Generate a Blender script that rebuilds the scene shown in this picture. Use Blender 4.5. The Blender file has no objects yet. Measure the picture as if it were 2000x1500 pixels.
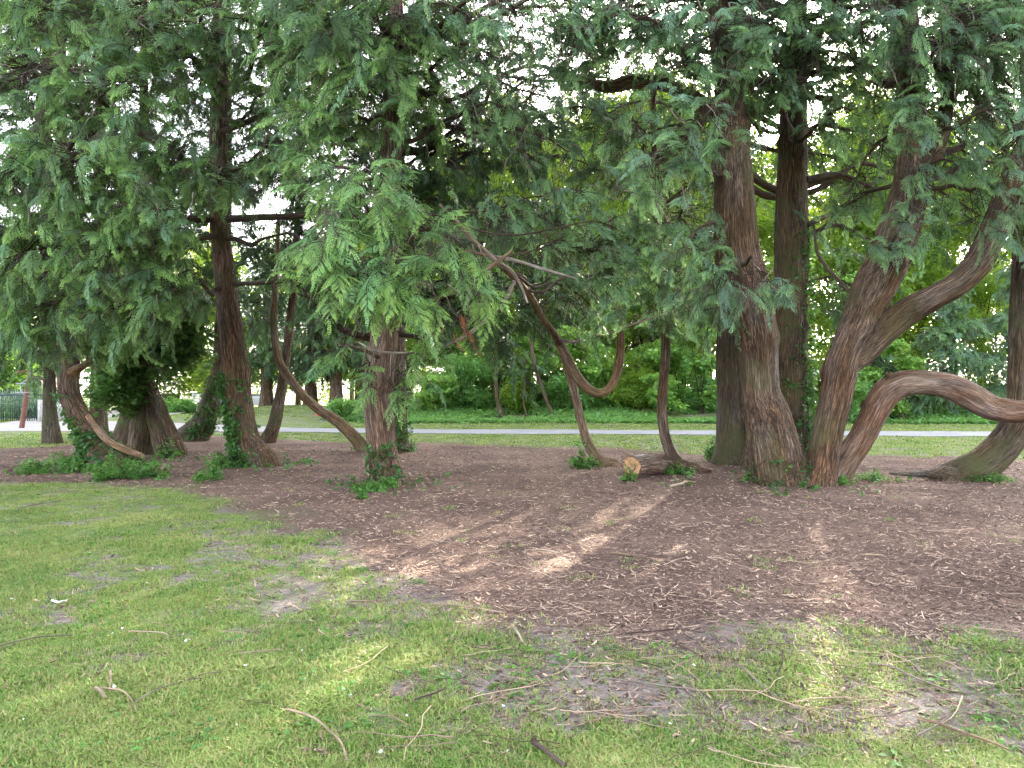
import bpy, math, random
import numpy as np
from mathutils import Vector, Matrix

# ------------------------------------------------------------------ camera, sky, sun, exposure
S = bpy.context.scene
COL = S.collection
F, HY, CAMZ = 1450.0, 765.0, 1.6            # focal length and horizon row in the 2000x1500 photograph, eye height
cam = bpy.data.cameras.new('camera')
cam.sensor_width = 36.0
cam.lens = 36.0 * F / 2000.0
cam.shift_y = (HY - 750.0) / 2000.0
cam.clip_start, cam.clip_end = 0.05, 2000.0
cam_o = bpy.data.objects.new('camera', cam)
cam_o.location = (0, 0, CAMZ)
cam_o.rotation_euler = (math.radians(90), 0, 0)
COL.objects.link(cam_o)
S.camera = cam_o

SUN_EL = math.radians(21.0)
SUN_AZ = math.radians(22.3)                 # to the right of straight ahead (+Y)
W = bpy.data.worlds.new('World'); S.world = W
W.use_nodes = True
wn = W.node_tree.nodes; wl = W.node_tree.links
wn.clear()
wo = wn.new('ShaderNodeOutputWorld'); wb = wn.new('ShaderNodeBackground')
sky = wn.new('ShaderNodeTexSky'); sky.sky_type = 'NISHITA'; sky.sun_disc = False
sky.sun_elevation = SUN_EL; sky.sun_rotation = SUN_AZ
sky.air_density = 1.0; sky.dust_density = 2.5; sky.ozone_density = 1.0
hs = wn.new('ShaderNodeHueSaturation'); hs.inputs['Saturation'].default_value = 0.36
wb.inputs['Strength'].default_value = 0.15
wl.new(sky.outputs[0], hs.inputs['Color']); wl.new(hs.outputs[0], wb.inputs['Color']); wl.new(wb.outputs[0], wo.inputs[0])

sd = Vector((math.sin(SUN_AZ) * math.cos(SUN_EL), math.cos(SUN_AZ) * math.cos(SUN_EL), math.sin(SUN_EL)))
sl = bpy.data.lights.new('sun', 'SUN'); sl.energy = 4.0; sl.angle = math.radians(0.6); sl.color = (1.0, 0.88, 0.70)
so = bpy.data.objects.new('sun', sl); so.rotation_euler = (-sd).to_track_quat('-Z', 'Y').to_euler(); so.location = (20, 40, 30)
COL.objects.link(so)

S.view_settings.view_transform = 'Standard'; S.view_settings.look = 'None'
S.view_settings.gamma = 1.0; S.view_settings.use_curve_mapping = False
S.view_settings.exposure = 3.35
S.render.engine = 'CYCLES'
cy = S.cycles
cy.max_bounces = 5; cy.diffuse_bounces = 3; cy.glossy_bounces = 2; cy.transmission_bounces = 4; cy.transparent_max_bounces = 6
cy.caustics_reflective = False; cy.caustics_refractive = False
cy.use_denoising = True
cy.use_adaptive_sampling = True; cy.adaptive_threshold = 0.035; cy.adaptive_min_samples = 24
try:
    cy.denoiser = 'OPENIMAGEDENOISE'; cy.denoising_input_passes = 'RGB_ALBEDO_NORMAL'; cy.denoising_prefilter = 'NONE'
except Exception:
    pass
cy.sample_clamp_indirect = 8.0

# ------------------------------------------------------------------ helpers
RNG = np.random.default_rng(7)
random.seed(7)

def _hash(i, j, k):
    n = (i * 374761393 + j * 668265263 + k * 1274126177) & 0xffffffff
    n = ((n ^ (n >> 13)) * 1274126177) & 0xffffffff
    n = (n ^ (n >> 16)) & 0xffffffff
    return n / 4294967295.0

def noise3(x, y, z):
    x, y, z = np.broadcast_arrays(np.asarray(x, float), np.asarray(y, float), np.asarray(z, float))
    xi, yi, zi = np.floor(x).astype(np.int64), np.floor(y).astype(np.int64), np.floor(z).astype(np.int64)
    fx, fy, fz = x - xi, y - yi, z - zi
    fx, fy, fz = fx*fx*(3-2*fx), fy*fy*(3-2*fy), fz*fz*(3-2*fz)
    r = 0
    for a in (0, 1):
        for b in (0, 1):
            for c in (0, 1):
                r = r + _hash(xi+a, yi+b, zi+c) * (fx if a else 1-fx) * (fy if b else 1-fy) * (fz if c else 1-fz)
    return r

def fbm(x, y, z=0.0, o=3):
    r, a, f, t = 0, 1.0, 1.0, 0
    for i in range(o):
        r = r + a * noise3(np.asarray(x)*f + 17*i, np.asarray(y)*f, np.asarray(z)*f + 5*i); t += a; a *= .5; f *= 2.03
    return r / t

def sstep(a, b, x):
    t = np.clip((np.asarray(x, float) - a) / (b - a), 0, 1)
    return t*t*(3-2*t)

def P(px, py, Y):
    return np.array([(px-1000.0)/F*Y, Y, CAMZ + Y*(HY-py)/F])

def G(px, py):
    Y = CAMZ*F/(py-HY)
    return (px-1000.0)/F*Y, Y

def ground_z(x, y):
    x = np.asarray(x, float); y = np.asarray(y, float)
    z = 0.05*(fbm(x*.35, y*.35, 3.1, 2)-.5) * sstep(2, 6, y)
    bank = 1.1*sstep(37.5, 47, y + 0.6*np.sin(x*.3)) * sstep(-13, -6, x) + 1.2*sstep(47, 80, y)*sstep(-10, 0, x)
    mound = 0.75*np.exp(-(((x+14)/5.5)**2 + ((y-47)/9.0)**2))
    return z + bank + mound + .22*(fbm(x*.5, y*.5, 9.0, 3)-.5)*sstep(38, 44, y)*sstep(-12, -6, x)

def path_y(x):
    return 30.2 - 0.10*(np.asarray(x, float)+7.7)*1.0

def new_mesh(name, V, Fc, mats=None, attrs=None, smooth=True, midx=None):
    me = bpy.data.meshes.new(name)
    V = np.asarray(V, np.float32)
    if isinstance(Fc, np.ndarray):
        n, k = Fc.shape
        me.vertices.add(len(V)); me.vertices.foreach_set('co', V.ravel())
        me.loops.add(n*k); me.loops.foreach_set('vertex_index', Fc.astype(np.int32).ravel())
        me.polygons.add(n)
        me.polygons.foreach_set('loop_start', np.arange(0, n*k, k, dtype=np.int32))
        me.update(calc_edges=True); me.validate()
    else:
        me.from_pydata([tuple(v) for v in V], [], [tuple(int(i) for i in f) for f in Fc]); me.update()
    if mats:
        for m in mats: me.materials.append(m)
    if midx is not None: me.polygons.foreach_set('material_index', np.asarray(midx, np.int32))
    if smooth and len(me.polygons): me.polygons.foreach_set('use_smooth', np.ones(len(me.polygons), bool))
    for k, (ty, arr) in (attrs or {}).items():
        a = me.attributes.new(k, ty, 'POINT')
        arr = np.asarray(arr, np.float32 if ty != 'INT' else np.int32)
        a.data.foreach_set('vector' if ty == 'FLOAT_VECTOR' else 'value', arr.ravel())
    me.update()
    return me

def link(name, me, parent=None, **props):
    o = bpy.data.objects.new(name, me); COL.objects.link(o)
    if parent is not None: o.parent = parent; o.matrix_parent_inverse = parent.matrix_world.inverted()
    for k, v in props.items(): o[k] = v
    return o

def empty(name, loc, label, cat, group=None):
    o = bpy.data.objects.new(name, None); o.location = loc; o.empty_display_size = .2; COL.objects.link(o)
    o.matrix_world = Matrix.Translation(loc)
    o['label'] = label; o['category'] = cat
    if group: o['group'] = group
    return o

class Buf:
    def __init__(s): s.V, s.F, s.A, s.M, s.n = [], [], [], [], 0
    def add(s, V, Fc, A=None, m=0):
        V = np.asarray(V, float).reshape(-1, 3)
        s.V.append(V); s.A.append(np.zeros((len(V), 3)) if A is None else np.asarray(A, float).reshape(-1, 3))
        Fc = np.asarray(Fc, int)
        s.F.append(Fc + s.n); s.M.append(np.full(len(Fc), m)); s.n += len(V)
    def mesh(s, name, mats, attr='bark_uv', smooth=True):
        k = {f.shape[1] for f in s.F}
        V = np.concatenate(s.V); A = np.concatenate(s.A)
        if len(k) == 1: Fc = np.concatenate(s.F)
        else: Fc = [r for f in s.F for r in f]
        return new_mesh(name, V, Fc, mats, {attr: ('FLOAT_VECTOR', A)}, smooth, np.concatenate(s.M))

def spline(pts, step):
    """Catmull-Rom through rows (x, y, z, r), resampled about every STEP metres."""
    p = np.asarray(pts, float)
    p = np.vstack([2*p[0]-p[1], p, 2*p[-1]-p[-2]])
    out = []
    for i in range(1, len(p)-2):
        n = max(1, int(np.ceil(np.linalg.norm(p[i+1][:3]-p[i][:3])/step)))
        t = np.arange(n)[:, None]/n
        a, b, c, d = p[i-1], p[i], p[i+1], p[i+2]
        out.append(.5*((2*b)+(-a+c)*t+(2*a-5*b+4*c-d)*t*t+(-a+3*b-3*c+d)*t**3))
    out.append(p[-2][None])
    o = np.concatenate(out); o[:, 3] = np.maximum(o[:, 3], .002)
    return o

def frames(c):
    t = np.gradient(c, axis=0); t /= np.linalg.norm(t, axis=1)[:, None] + 1e-9
    u = np.zeros_like(t)
    ref = np.array([0, -1.0, 0]) if abs(t[0][1]) < .9 else np.array([1.0, 0, 0])
    u0 = ref - t[0]*ref.dot(t[0]); u[0] = u0/np.linalg.norm(u0)
    for i in range(1, len(t)):
        v = u[i-1]-t[i]*u[i-1].dot(t[i]); u[i] = v/(np.linalg.norm(v)+1e-9)
    return t, u, np.cross(t, u)

def tube(buf, pts, seg=24, step=.12, ridge=.0, lobes=0.0, flare=0.0, fh=.35, cap=True, m=0, seed=0.0):
    c = spline(pts, step) if step else np.asarray(pts, float)
    t, u, v = frames(c[:, :3])
    L = np.concatenate([[0], np.cumsum(np.linalg.norm(np.diff(c[:, :3], axis=0), axis=1))])
    a = np.linspace(0, 2*np.pi, seg, endpoint=False)[None, :]
    r = c[:, 3][:, None]*np.ones_like(a)
    ll = L[:, None]*np.ones_like(a)
    if flare: r = r*(1+flare*np.exp(-ll/fh)*(1+.55*np.cos(5*a+seed)+.4*np.cos(3*a+2*seed)))
    if lobes: r = r*(1+lobes*(noise3(np.cos(a)*1.3+seed, np.sin(a)*1.3, ll*.8)-.5)*2)
    if lobes and c[0, 3] > .05:
        rk = np.random.default_rng(abs(int(seed*1000))+len(c))
        for _ in range(int(3+L[-1]*.9)):
            a0, l0, w0 = rk.uniform(0, 6.28), rk.uniform(.15, 1)*L[-1], rk.uniform(.05, .14)
            da = (a-a0+np.pi) % (2*np.pi)-np.pi
            r = r + rk.uniform(.12, .34)*c[:, 3][:, None]*np.exp(-(da*c[:, 3][:, None]/w0)**2-((ll-l0)/w0)**2)
    if ridge:
        k = 2.2+r*9
        n1 = noise3(np.cos(a)*k+seed, np.sin(a)*k, ll*1.1); n2 = noise3(np.cos(a)*k*2.3, np.sin(a)*k*2.3+seed, ll*2.2)
        r = r + ridge*((n1-.5)*1.2+(.5-np.abs(n2-.5)*2)*.9+(noise3(np.cos(a)*k*.6, np.sin(a)*k*.6, ll*.5+seed)-.5)*1.6)
    X = c[:, None, :3] + r[..., None]*(np.cos(a)[..., None]*u[:, None]+np.sin(a)[..., None]*v[:, None])
    n = len(c)
    A = np.stack([np.cos(a)*c[:, 3][:, None], np.sin(a)*c[:, 3][:, None], ll+seed*3], -1)
    i = np.arange(n-1)[:, None]*seg; j = np.arange(seg)[None]; j2 = (j+1) % seg
    Fq = np.stack([i+j, i+j2, i+seg+j2, i+seg+j], -1).reshape(-1, 4)
    buf.add(X.reshape(-1, 3), Fq, A.reshape(-1, 3), m)
    if cap:
        for e, ring in ((0, np.arange(seg)), (n-1, np.arange(seg)+(n-1)*seg)):
            b0 = X.reshape(-1, 3)[ring]; cc = b0.mean(0)
            Vc = np.vstack([b0, cc]); k = np.arange(seg)
            f = np.stack([k, (k+1) % seg, np.full(seg, seg), np.full(seg, seg)], -1)
            h = seg//2
            f = np.array([[q, (q+1) % seg, (q+2) % seg, seg] for q in range(0, seg-1, 2)]) if seg % 2 == 0 else np.array([[q, (q+1) % seg, seg, seg] for q in range(0)]).reshape(-1, 4).astype(int)
            if len(f): buf.add(Vc, f, np.vstack([A.reshape(-1, 3)[ring], A.reshape(-1, 3)[ring].mean(0)]), m)
    return c

# ------------------------------------------------------------------ materials
def mat(name):
    m = bpy.data.materials.new(name); m.use_nodes = True
    nt = m.node_tree; nt.nodes.clear()
    return m, nt, nt.nodes, nt.links

def ramp(nd, stops):
    r = nd.new('ShaderNodeValToRGB'); e = r.color_ramp.elements
    while len(e) < len(stops): e.new(.5)
    for el, (p, c) in zip(e, stops): el.position = p; el.color = (*c, 1)
    return r

def mixc(nd, ln, fac, a, b, mode='MIX'):
    x = nd.new('ShaderNodeMix'); x.data_type = 'RGBA'; x.blend_type = mode
    for sock, v in ((0, fac), (6, a), (7, b)):
        if hasattr(v, 'is_output') or isinstance(v, bpy.types.NodeSocket): ln.new(v, x.inputs[sock])
        elif sock == 0: x.inputs[0].default_value = v
        else: x.inputs[sock].default_value = (*v, 1)
    return x.outputs[2]

def math_n(nd, ln, op, a, b=None):
    x = nd.new('ShaderNodeMath'); x.operation = op
    for i, v in enumerate((a, b)):
        if v is None: continue
        if isinstance(v, bpy.types.NodeSocket): ln.new(v, x.inputs[i])
        else: x.inputs[i].default_value = v
    return x.outputs[0]

def tnoise(nd, ln, vec, scale, detail=3, rough=.55, vscale=None):
    if vscale is not None:
        mp = nd.new('ShaderNodeMapping'); mp.inputs['Scale'].default_value = vscale; ln.new(vec, mp.inputs[0]); vec = mp.outputs[0]
    t = nd.new('ShaderNodeTexNoise'); t.inputs['Scale'].default_value = scale; t.inputs['Detail'].default_value = detail; t.inputs['Roughness'].default_value = rough
    ln.new(vec, t.inputs['Vector']); return t.outputs[0]

def bark(name, dark, mid, light, moss=0.15, bump=1.0):
    m, nt, nd, ln = mat(name)
    at = nd.new('ShaderNodeAttribute'); at.attribute_name = 'bark_uv'
    geo = nd.new('ShaderNodeNewGeometry')
    n1 = tnoise(nd, ln, at.outputs['Vector'], 1, 4, .6, (26, 26, 1.6))
    n2 = tnoise(nd, ln, at.outputs['Vector'], 1, 3, .6, (70, 70, 5))
    n3 = tnoise(nd, ln, geo.outputs['Position'], 1.7, 3)
    n4 = tnoise(nd, ln, at.outputs['Vector'], 1, 2, .5, (4, 4, 1.2))
    n5 = tnoise(nd, ln, at.outputs['Vector'], 1, 5, .65, (38, 38, 2.2))
    fis = math_n(nd, ln, 'MULTIPLY', math_n(nd, ln, 'ABSOLUTE', math_n(nd, ln, 'SUBTRACT', n5, .5)), 5.0)
    fis = math_n(nd, ln, 'MINIMUM', fis, 1.0)
    h = math_n(nd, ln, 'ADD', math_n(nd, ln, 'MULTIPLY', math_n(nd, ln, 'ADD', math_n(nd, ln, 'MULTIPLY', n1, .6), math_n(nd, ln, 'MULTIPLY', n2, .4)), .62), math_n(nd, ln, 'MULTIPLY', fis, .38))
    rp = ramp(nd, [(.30, dark), (.52, mid), (.74, light)]); ln.new(h, rp.inputs[0])
    r4 = ramp(nd, [(.3, (.62, .55, .52)), (.7, (1.25, 1.15, 1.08))]); ln.new(n4, r4.inputs[0])
    c = mixc(nd, ln, 1.0, rp.outputs[0], r4.outputs[0], 'MULTIPLY')
    n6 = tnoise(nd, ln, at.outputs['Vector'], 1, 3, .6, (3, 3, .9))
    rg = ramp(nd, [(.42, (0, 0, 0)), (.66, (1, 1, 1))]); ln.new(n6, rg.inputs[0])
    gl = nd.new('ShaderNodeHueSaturation'); gl.inputs['Saturation'].default_value = .60; gl.inputs['Value'].default_value = 1.25; ln.new(c, gl.inputs['Color'])
    c = mixc(nd, ln, rg.outputs[0], c, gl.outputs[0])
    rm = ramp(nd, [(.50, (0, 0, 0)), (.72, (1, 1, 1))]); ln.new(n3, rm.inputs[0])
    c = mixc(nd, ln, math_n(nd, ln, 'MULTIPLY', rm.outputs[0], moss*3), c, (.085, .09, .035))
    b = nd.new('ShaderNodeBsdfPrincipled'); b.inputs['Roughness'].default_value = .85; b.inputs['Specular IOR Level'].default_value = .25
    ln.new(c, b.inputs['Base Color'])
    bp = nd.new('ShaderNodeBump'); bp.inputs['Strength'].default_value = .9*min(bump, 1.1); bp.inputs['Distance'].default_value = .03*bump
    ln.new(h, bp.inputs['Height']); ln.new(bp.outputs[0], b.inputs['Normal'])
    o = nd.new('ShaderNodeOutputMaterial'); ln.new(b.outputs[0], o.inputs[0])
    return m

BARK_RED = bark('bark_red', (.030, .018, .010), (.175, .105, .060), (.36, .245, .155), .18, 1.4)
BARK_BROWN = bark('bark_brown', (.030, .021, .012), (.155, .108, .064), (.32, .235, .15), .30, 1.4)
BARK_PALE = bark('bark_pale', (.060, .038, .028), (.26, .168, .125), (.50, .37, .28), .05, 1.4)
BARK_GREY = bark('bark_grey', (.034, .027, .018), (.125, .097, .065), (.25, .20, .14), .30, 1.3)
BARK_PEELED = bark('bark_peeled', (.10, .06, .03), (.34, .22, .12), (.55, .40, .24), .0)
BARK_SMOOTH = bark('bark_smooth', (.065, .042, .023), (.23, .150, .088), (.38, .265, .165), .22, .7)
BARK_WORN = bark('bark_worn', (.06, .034, .021), (.20, .118, .075), (.32, .21, .145), .06, .55)
TWIG = bark('twig_bark', (.03, .02, .015), (.085, .058, .04), (.17, .125, .09), .15, .3)
TWIG_PALE = bark('twig_pale', (.10, .085, .07), (.26, .22, .18), (.42, .37, .31), .0, .3)

def leafmat(name, inner, tip, blue, trans=.35, tcol=(.25, .42, .06), var=.35, rough=.55):
    """inner to tip along the spray (attribute tip), hue shifted from spray to spray."""
    m, nt, nd, ln = mat(name)
    at = nd.new('ShaderNodeAttribute'); at.attribute_name = 'tip'
    sx = nd.new('ShaderNodeSeparateXYZ'); ln.new(at.outputs['Vector'], sx.inputs[0])
    oi = nd.new('ShaderNodeObjectInfo')
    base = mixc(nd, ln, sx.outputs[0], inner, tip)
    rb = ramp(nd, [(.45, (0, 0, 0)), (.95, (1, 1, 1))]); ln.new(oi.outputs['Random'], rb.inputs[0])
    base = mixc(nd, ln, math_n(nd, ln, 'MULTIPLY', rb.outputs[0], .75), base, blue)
    wn_ = nd.new('ShaderNodeTexWhiteNoise'); wn_.noise_dimensions = '1D'; ln.new(oi.outputs['Random'], wn_.inputs['W'])
    v = math_n(nd, ln, 'ADD', math_n(nd, ln, 'MULTIPLY', wn_.outputs[0], 2*var), 1-var)
    cv = nd.new('ShaderNodeVectorMath'); cv.operation = 'SCALE'; ln.new(base, cv.inputs[0]); ln.new(v, cv.inputs['Scale'])
    b = nd.new('ShaderNodeBsdfPrincipled'); b.inputs['Roughness'].default_value = rough; b.inputs['Specular IOR Level'].default_value = .35
    ln.new(cv.outputs[0], b.inputs['Base Color'])
    tr = nd.new('ShaderNodeBsdfTranslucent')
    tc = mixc(nd, ln, .6, cv.outputs[0], tcol); ln.new(tc, tr.inputs['Color'])
    ms = nd.new('ShaderNodeMixShader'); ms.inputs[0].default_value = trans
    ln.new(b.outputs[0], ms.inputs[1]); ln.new(tr.outputs[0], ms.inputs[2])
    o = nd.new('ShaderNodeOutputMaterial'); ln.new(ms.outputs[0], o.inputs[0])
    return m

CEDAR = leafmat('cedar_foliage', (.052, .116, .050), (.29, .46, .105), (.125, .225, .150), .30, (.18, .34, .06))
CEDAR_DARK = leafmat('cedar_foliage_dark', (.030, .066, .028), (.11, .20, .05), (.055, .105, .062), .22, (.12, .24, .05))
CEDAR_HERO = leafmat('cedar_foliage_young', (.070, .155, .055), (.35, .54, .12), (.15, .31, .15), .30, (.18, .36, .07))
CEDAR_BLUE = leafmat('cedar_foliage_glaucous', (.054, .120, .064), (.25, .40, .125), (.14, .235, .18), .28, (.16, .3, .1))
DEADLEAF = leafmat('dead_foliage', (.22, .09, .045), (.30, .13, .07), (.2, .1, .06), .2, (.4, .15, .05))
MAPLE = leafmat('maple_leaf', (.125, .25, .055), (.28, .46, .10), (.14, .30, .11), .50, (.40, .62, .08))
OAK = leafmat('woodland_leaf', (.07, .15, .025), (.19, .32, .04), (.11, .23, .04), .50, (.42, .55, .05))
BUSH = leafmat('bush_leaf', (.095, .21, .06), (.20, .40, .09), (.11, .27, .12), .45, (.32, .54, .09))
IVY = leafmat('ivy_leaf', (.03, .085, .022), (.075, .18, .04), (.04, .11, .045), .25, (.2, .4, .06), .35, .4)
IVY_DARK = leafmat('ivy_leaf_dark', (.038, .095, .028), (.09, .20, .05), (.05, .13, .05), .32, (.28, .5, .07), .35, .4)
WEED = leafmat('weed_leaf', (.05, .14, .03), (.12, .27, .05), (.06, .17, .05), .35, (.25, .46, .07))

# ------------------------------------------------------------------ scattered geometry (sprays, leaves, blades, chips)
_groups = {}
def scatter_group(protos):
    key = tuple(o.name for o in protos)
    if key in _groups: return _groups[key]
    g = bpy.data.node_groups.new('scatter', 'GeometryNodeTree')
    g.interface.new_socket('Geometry', in_out='INPUT', socket_type='NodeSocketGeometry')
    g.interface.new_socket('Geometry', in_out='OUTPUT', socket_type='NodeSocketGeometry')
    nd, ln = g.nodes, g.links
    gi, go = nd.new('NodeGroupInput'), nd.new('NodeGroupOutput')
    g2i = nd.new('GeometryNodeGeometryToInstance')
    for p in protos:
        oi = nd.new('GeometryNodeObjectInfo'); oi.inputs['Object'].default_value = p; oi.transform_space = 'ORIGINAL'
        ln.new(oi.outputs['Geometry'], g2i.inputs[0])
    iop = nd.new('GeometryNodeInstanceOnPoints'); iop.inputs['Pick Instance'].default_value = True
    def named(n, t):
        a = nd.new('GeometryNodeInputNamedAttribute'); a.data_type = t; a.inputs['Name'].default_value = n; return a.outputs[0]
    e2r = nd.new('FunctionNodeEulerToRotation')
    ln.new(named('rot', 'FLOAT_VECTOR'), e2r.inputs[0]); ln.new(e2r.outputs[0], iop.inputs['Rotation'])
    ln.new(named('scl', 'FLOAT_VECTOR'), iop.inputs['Scale']); ln.new(named('pick', 'INT'), iop.inputs['Instance Index'])
    ln.new(gi.outputs[0], iop.inputs['Points']); ln.new(g2i.outputs[0], iop.inputs['Instance']); ln.new(iop.outputs[0], go.inputs[0])
    _groups[key] = g
    return g

def scatter(name, protos, pts, rot, scl, parent=None, pick=None, **props):
    pts = np.asarray(pts, float).reshape(-1, 3); n = len(pts)
    scl = np.asarray(scl, float)
    if scl.ndim == 1: scl = np.repeat(scl[:, None], 3, 1)
    if pick is None: pick = RNG.integers(0, len(protos), n)
    org = np.array(parent.matrix_world.translation) if parent is not None else pts.mean(0)*[1, 1, 0]
    me = new_mesh(name, pts-org, np.zeros((0, 3), int) if n else [], [protos[0].data.materials[0]],
                  {'rot': ('FLOAT_VECTOR', np.asarray(rot, float)), 'scl': ('FLOAT_VECTOR', scl), 'pick': ('INT', pick)}, smooth=False) if False else None
    me = bpy.data.meshes.new(name); me.vertices.add(n); me.vertices.foreach_set('co', (pts-org).astype(np.float32).ravel())
    me.materials.append(protos[0].data.materials[0])
    for k, ty, arr in (('rot', 'FLOAT_VECTOR', rot), ('scl', 'FLOAT_VECTOR', scl), ('pick', 'INT', pick)):
        a = me.attributes.new(k, ty, 'POINT')
        a.data.foreach_set('vector' if ty == 'FLOAT_VECTOR' else 'value', np.ascontiguousarray(arr, np.int32 if ty == 'INT' else np.float32).ravel())
    o = bpy.data.objects.new(name, me); COL.objects.link(o)
    if parent is not None: o.parent = parent
    else: o.location = org
    md = o.modifiers.new('scatter', 'NODES'); md.node_group = scatter_group(protos)
    for k, v in props.items(): o[k] = v
    return o

def proto(name, buf, mats, smooth=False):
    me = buf.mesh(name, mats, 'tip', smooth)
    return bpy.data.objects.new(name, me)       # never linked: only the shape that a crown's sprays share

def add_frond(buf, o, ax, nrm, L, n, pl, sag, tip0, tip1, rng, m=0, wid=.20):
    """One flat spray: a midrib with pinnae on both sides. o origin, ax axis, nrm upper side."""
    ax = ax/np.linalg.norm(ax); sd_ = np.cross(nrm, ax); sd_ /= np.linalg.norm(sd_)+1e-9; up = np.cross(ax, sd_)
    down = np.array([0, 0, -1.0])
    t = (np.arange(n)+.6)/n
    V, Fc, A = [], [], []
    mid = o + ax*(t*L)[:, None] + down*(sag*L*t**2)[:, None]
    prof = np.sin(np.pi*np.clip(t*.82+.16, 0, 1))**.8
    k = 0
    for s in (-1, 1):
        for i in range(n):
            l = pl*prof[i]*rng.uniform(.8, 1.2)
            d = ax*.72 + sd_*s*.72 + up*rng.normal(0, .12)
            b = mid[i]; tp = b + d*l + down*(.25*l)
            w = np.cross(d, up); w = w/np.linalg.norm(w)*l*wid
            c = b + d*l*.5
            V += [b, c+w, tp, c-w]; Fc.append([k, k+1, k+2, k+3]); k += 4
            ta = tip0 + (tip1-tip0)*t[i]
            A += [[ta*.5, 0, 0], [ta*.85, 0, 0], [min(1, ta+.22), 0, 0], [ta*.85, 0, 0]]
    e = o + ax*L*1.06 + down*sag*L
    w = sd_*pl*.12
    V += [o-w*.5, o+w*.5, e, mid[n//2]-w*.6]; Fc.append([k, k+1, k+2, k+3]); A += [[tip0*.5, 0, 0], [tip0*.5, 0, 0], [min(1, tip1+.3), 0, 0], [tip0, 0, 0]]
    buf.add(V, Fc, A, m)

def make_bough(name, mats, L=1.1, nf=12, fl=.36, nlow=8, pl=.055, droop=.45, hang=.5, lift=.1, seed=0, fwd=.75, wid=.20):
    rng = np.random.default_rng(seed)
    b = Buf()
    t = np.linspace(0, 1, 9)
    wob = np.cumsum(rng.normal(0, .02, 9))
    axp = np.stack([L*t*(1-.25*droop*t), wob*L, L*(lift*t - droop*t**2)], -1)
    rad = .008*(1-t*.8)+.0015
    tube(b, np.column_stack([axp, rad]), 3, None, cap=False, m=1)
    for i in range(nf):
        tt = .10 + .88*i/(nf-1)
        p = np.array([np.interp(tt, t, axp[:, q]) for q in range(3)])
        tg = np.array([np.interp(min(1, tt+.05), t, axp[:, q])-np.interp(tt-.05, t, axp[:, q]) for q in range(3)]); tg /= np.linalg.norm(tg)
        l = fl*(.35+.65*math.sin(math.pi*min(1, tt*.75+.22)))*(1.05-.45*tt**3)
        for s in (-1, 1):
            side = np.array([-tg[1]*s, tg[0]*s, 0]); side /= np.linalg.norm(side)+1e-9
            d = tg*fwd + side*.8 + np.array([0, 0, -hang*rng.uniform(.4, 1.3)]) + rng.normal(0, .12, 3)
            nrm = np.array([0, 0, 1.0]) + rng.normal(0, .25, 3) + tg*.2
            add_frond(b, p, d, nrm, l*rng.uniform(.75, 1.2), nlow, pl*rng.uniform(.85, 1.2), .15+.35*hang, .02+.14*tt, .62+.38*tt, rng, 0, wid)
    add_frond(b, axp[-1], axp[-1]-axp[-2], np.array([0, 0, 1.0]), fl*.7, nlow, pl, .3, .6, 1.0, rng, 0, wid)
    return proto(name, b, mats)

def bough_set(tag, mat_, n=4, **k):
    base = dict(nf=12, nlow=8)
    base.update(k)
    return [make_bough(f'{tag}_spray_{i}', [mat_, TWIG], seed=11*i+3,
                       L=base.get('L', 1.05)*(1, .85, 1.2, .7)[i % 4], droop=(.30, .50, .85, .25)[i % 4], hang=(.28, .50, .85, .38)[i % 4],
                       fl=base.get('fl', .36)*(1, .9, .8, 1.1)[i % 4], nf=base['nf'], nlow=base['nlow'], pl=base.get('pl', .055), lift=(.12, .2, .25, .1)[i % 4],
                       wid=base.get('wid', .20)) for i in range(n)]

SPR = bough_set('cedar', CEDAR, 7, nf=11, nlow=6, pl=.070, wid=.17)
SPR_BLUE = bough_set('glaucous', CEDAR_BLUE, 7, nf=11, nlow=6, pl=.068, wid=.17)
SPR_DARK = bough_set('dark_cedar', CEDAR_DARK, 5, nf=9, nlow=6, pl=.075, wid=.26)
SPR_HERO = [make_bough(f'fern_spray_{i}', [CEDAR_HERO, TWIG], L=1.15+.2*i, nf=14, fl=.40, nlow=8, pl=.048, droop=.28+.12*i, hang=.30+.12*i, lift=.14, seed=70+i, fwd=.50, wid=.24) for i in range(3)]
def bare_bough(name, m, seed, L=1.1):
    rng = np.random.default_rng(seed); b = Buf(); t = np.linspace(0, 1, 8)
    ax = np.column_stack([L*t, np.cumsum(rng.normal(0, .03, 8)), L*(.1*t-.5*t**2), .009*(1-.75*t)])
    tube(b, ax, 4, None, cap=False)
    for q in range(13):
        tt = rng.uniform(.15, 1); p = np.array([np.interp(tt, t, ax[:, k]) for k in range(3)]); l = rng.uniform(.12, .42); s_ = rng.choice((-1, 1))
        e = p+np.array([.5*l, s_*.7*l, -rng.uniform(0, .9)*l]); mid = (p+e)/2+rng.normal(0, .03, 3)
        tube(b, np.array([[*p, .005], [*mid, .0035], [*e, .0015]]), 3, None, cap=False)
        if rng.uniform() < .6: tube(b, np.array([[*mid, .003], [*(mid+rng.normal(0, .07, 3)), .0025], [*(mid+rng.normal(0, .12, 3)-[0, 0, .06]), .001]]), 3, None, cap=False)
    return proto(name, b, [m], True)
BARE_PALE = bare_bough('bare_pale_branchlet', TWIG_PALE, 301); BARE_DARK = bare_bough('bare_dark_branchlet', TWIG, 302, 1.3)
SPR_DEAD = [make_bough('dead_spray', [DEADLEAF, TWIG], L=.5, nf=6, fl=.18, nlow=5, pl=.05, droop=1.0, hang=1.2, seed=5)]

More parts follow.
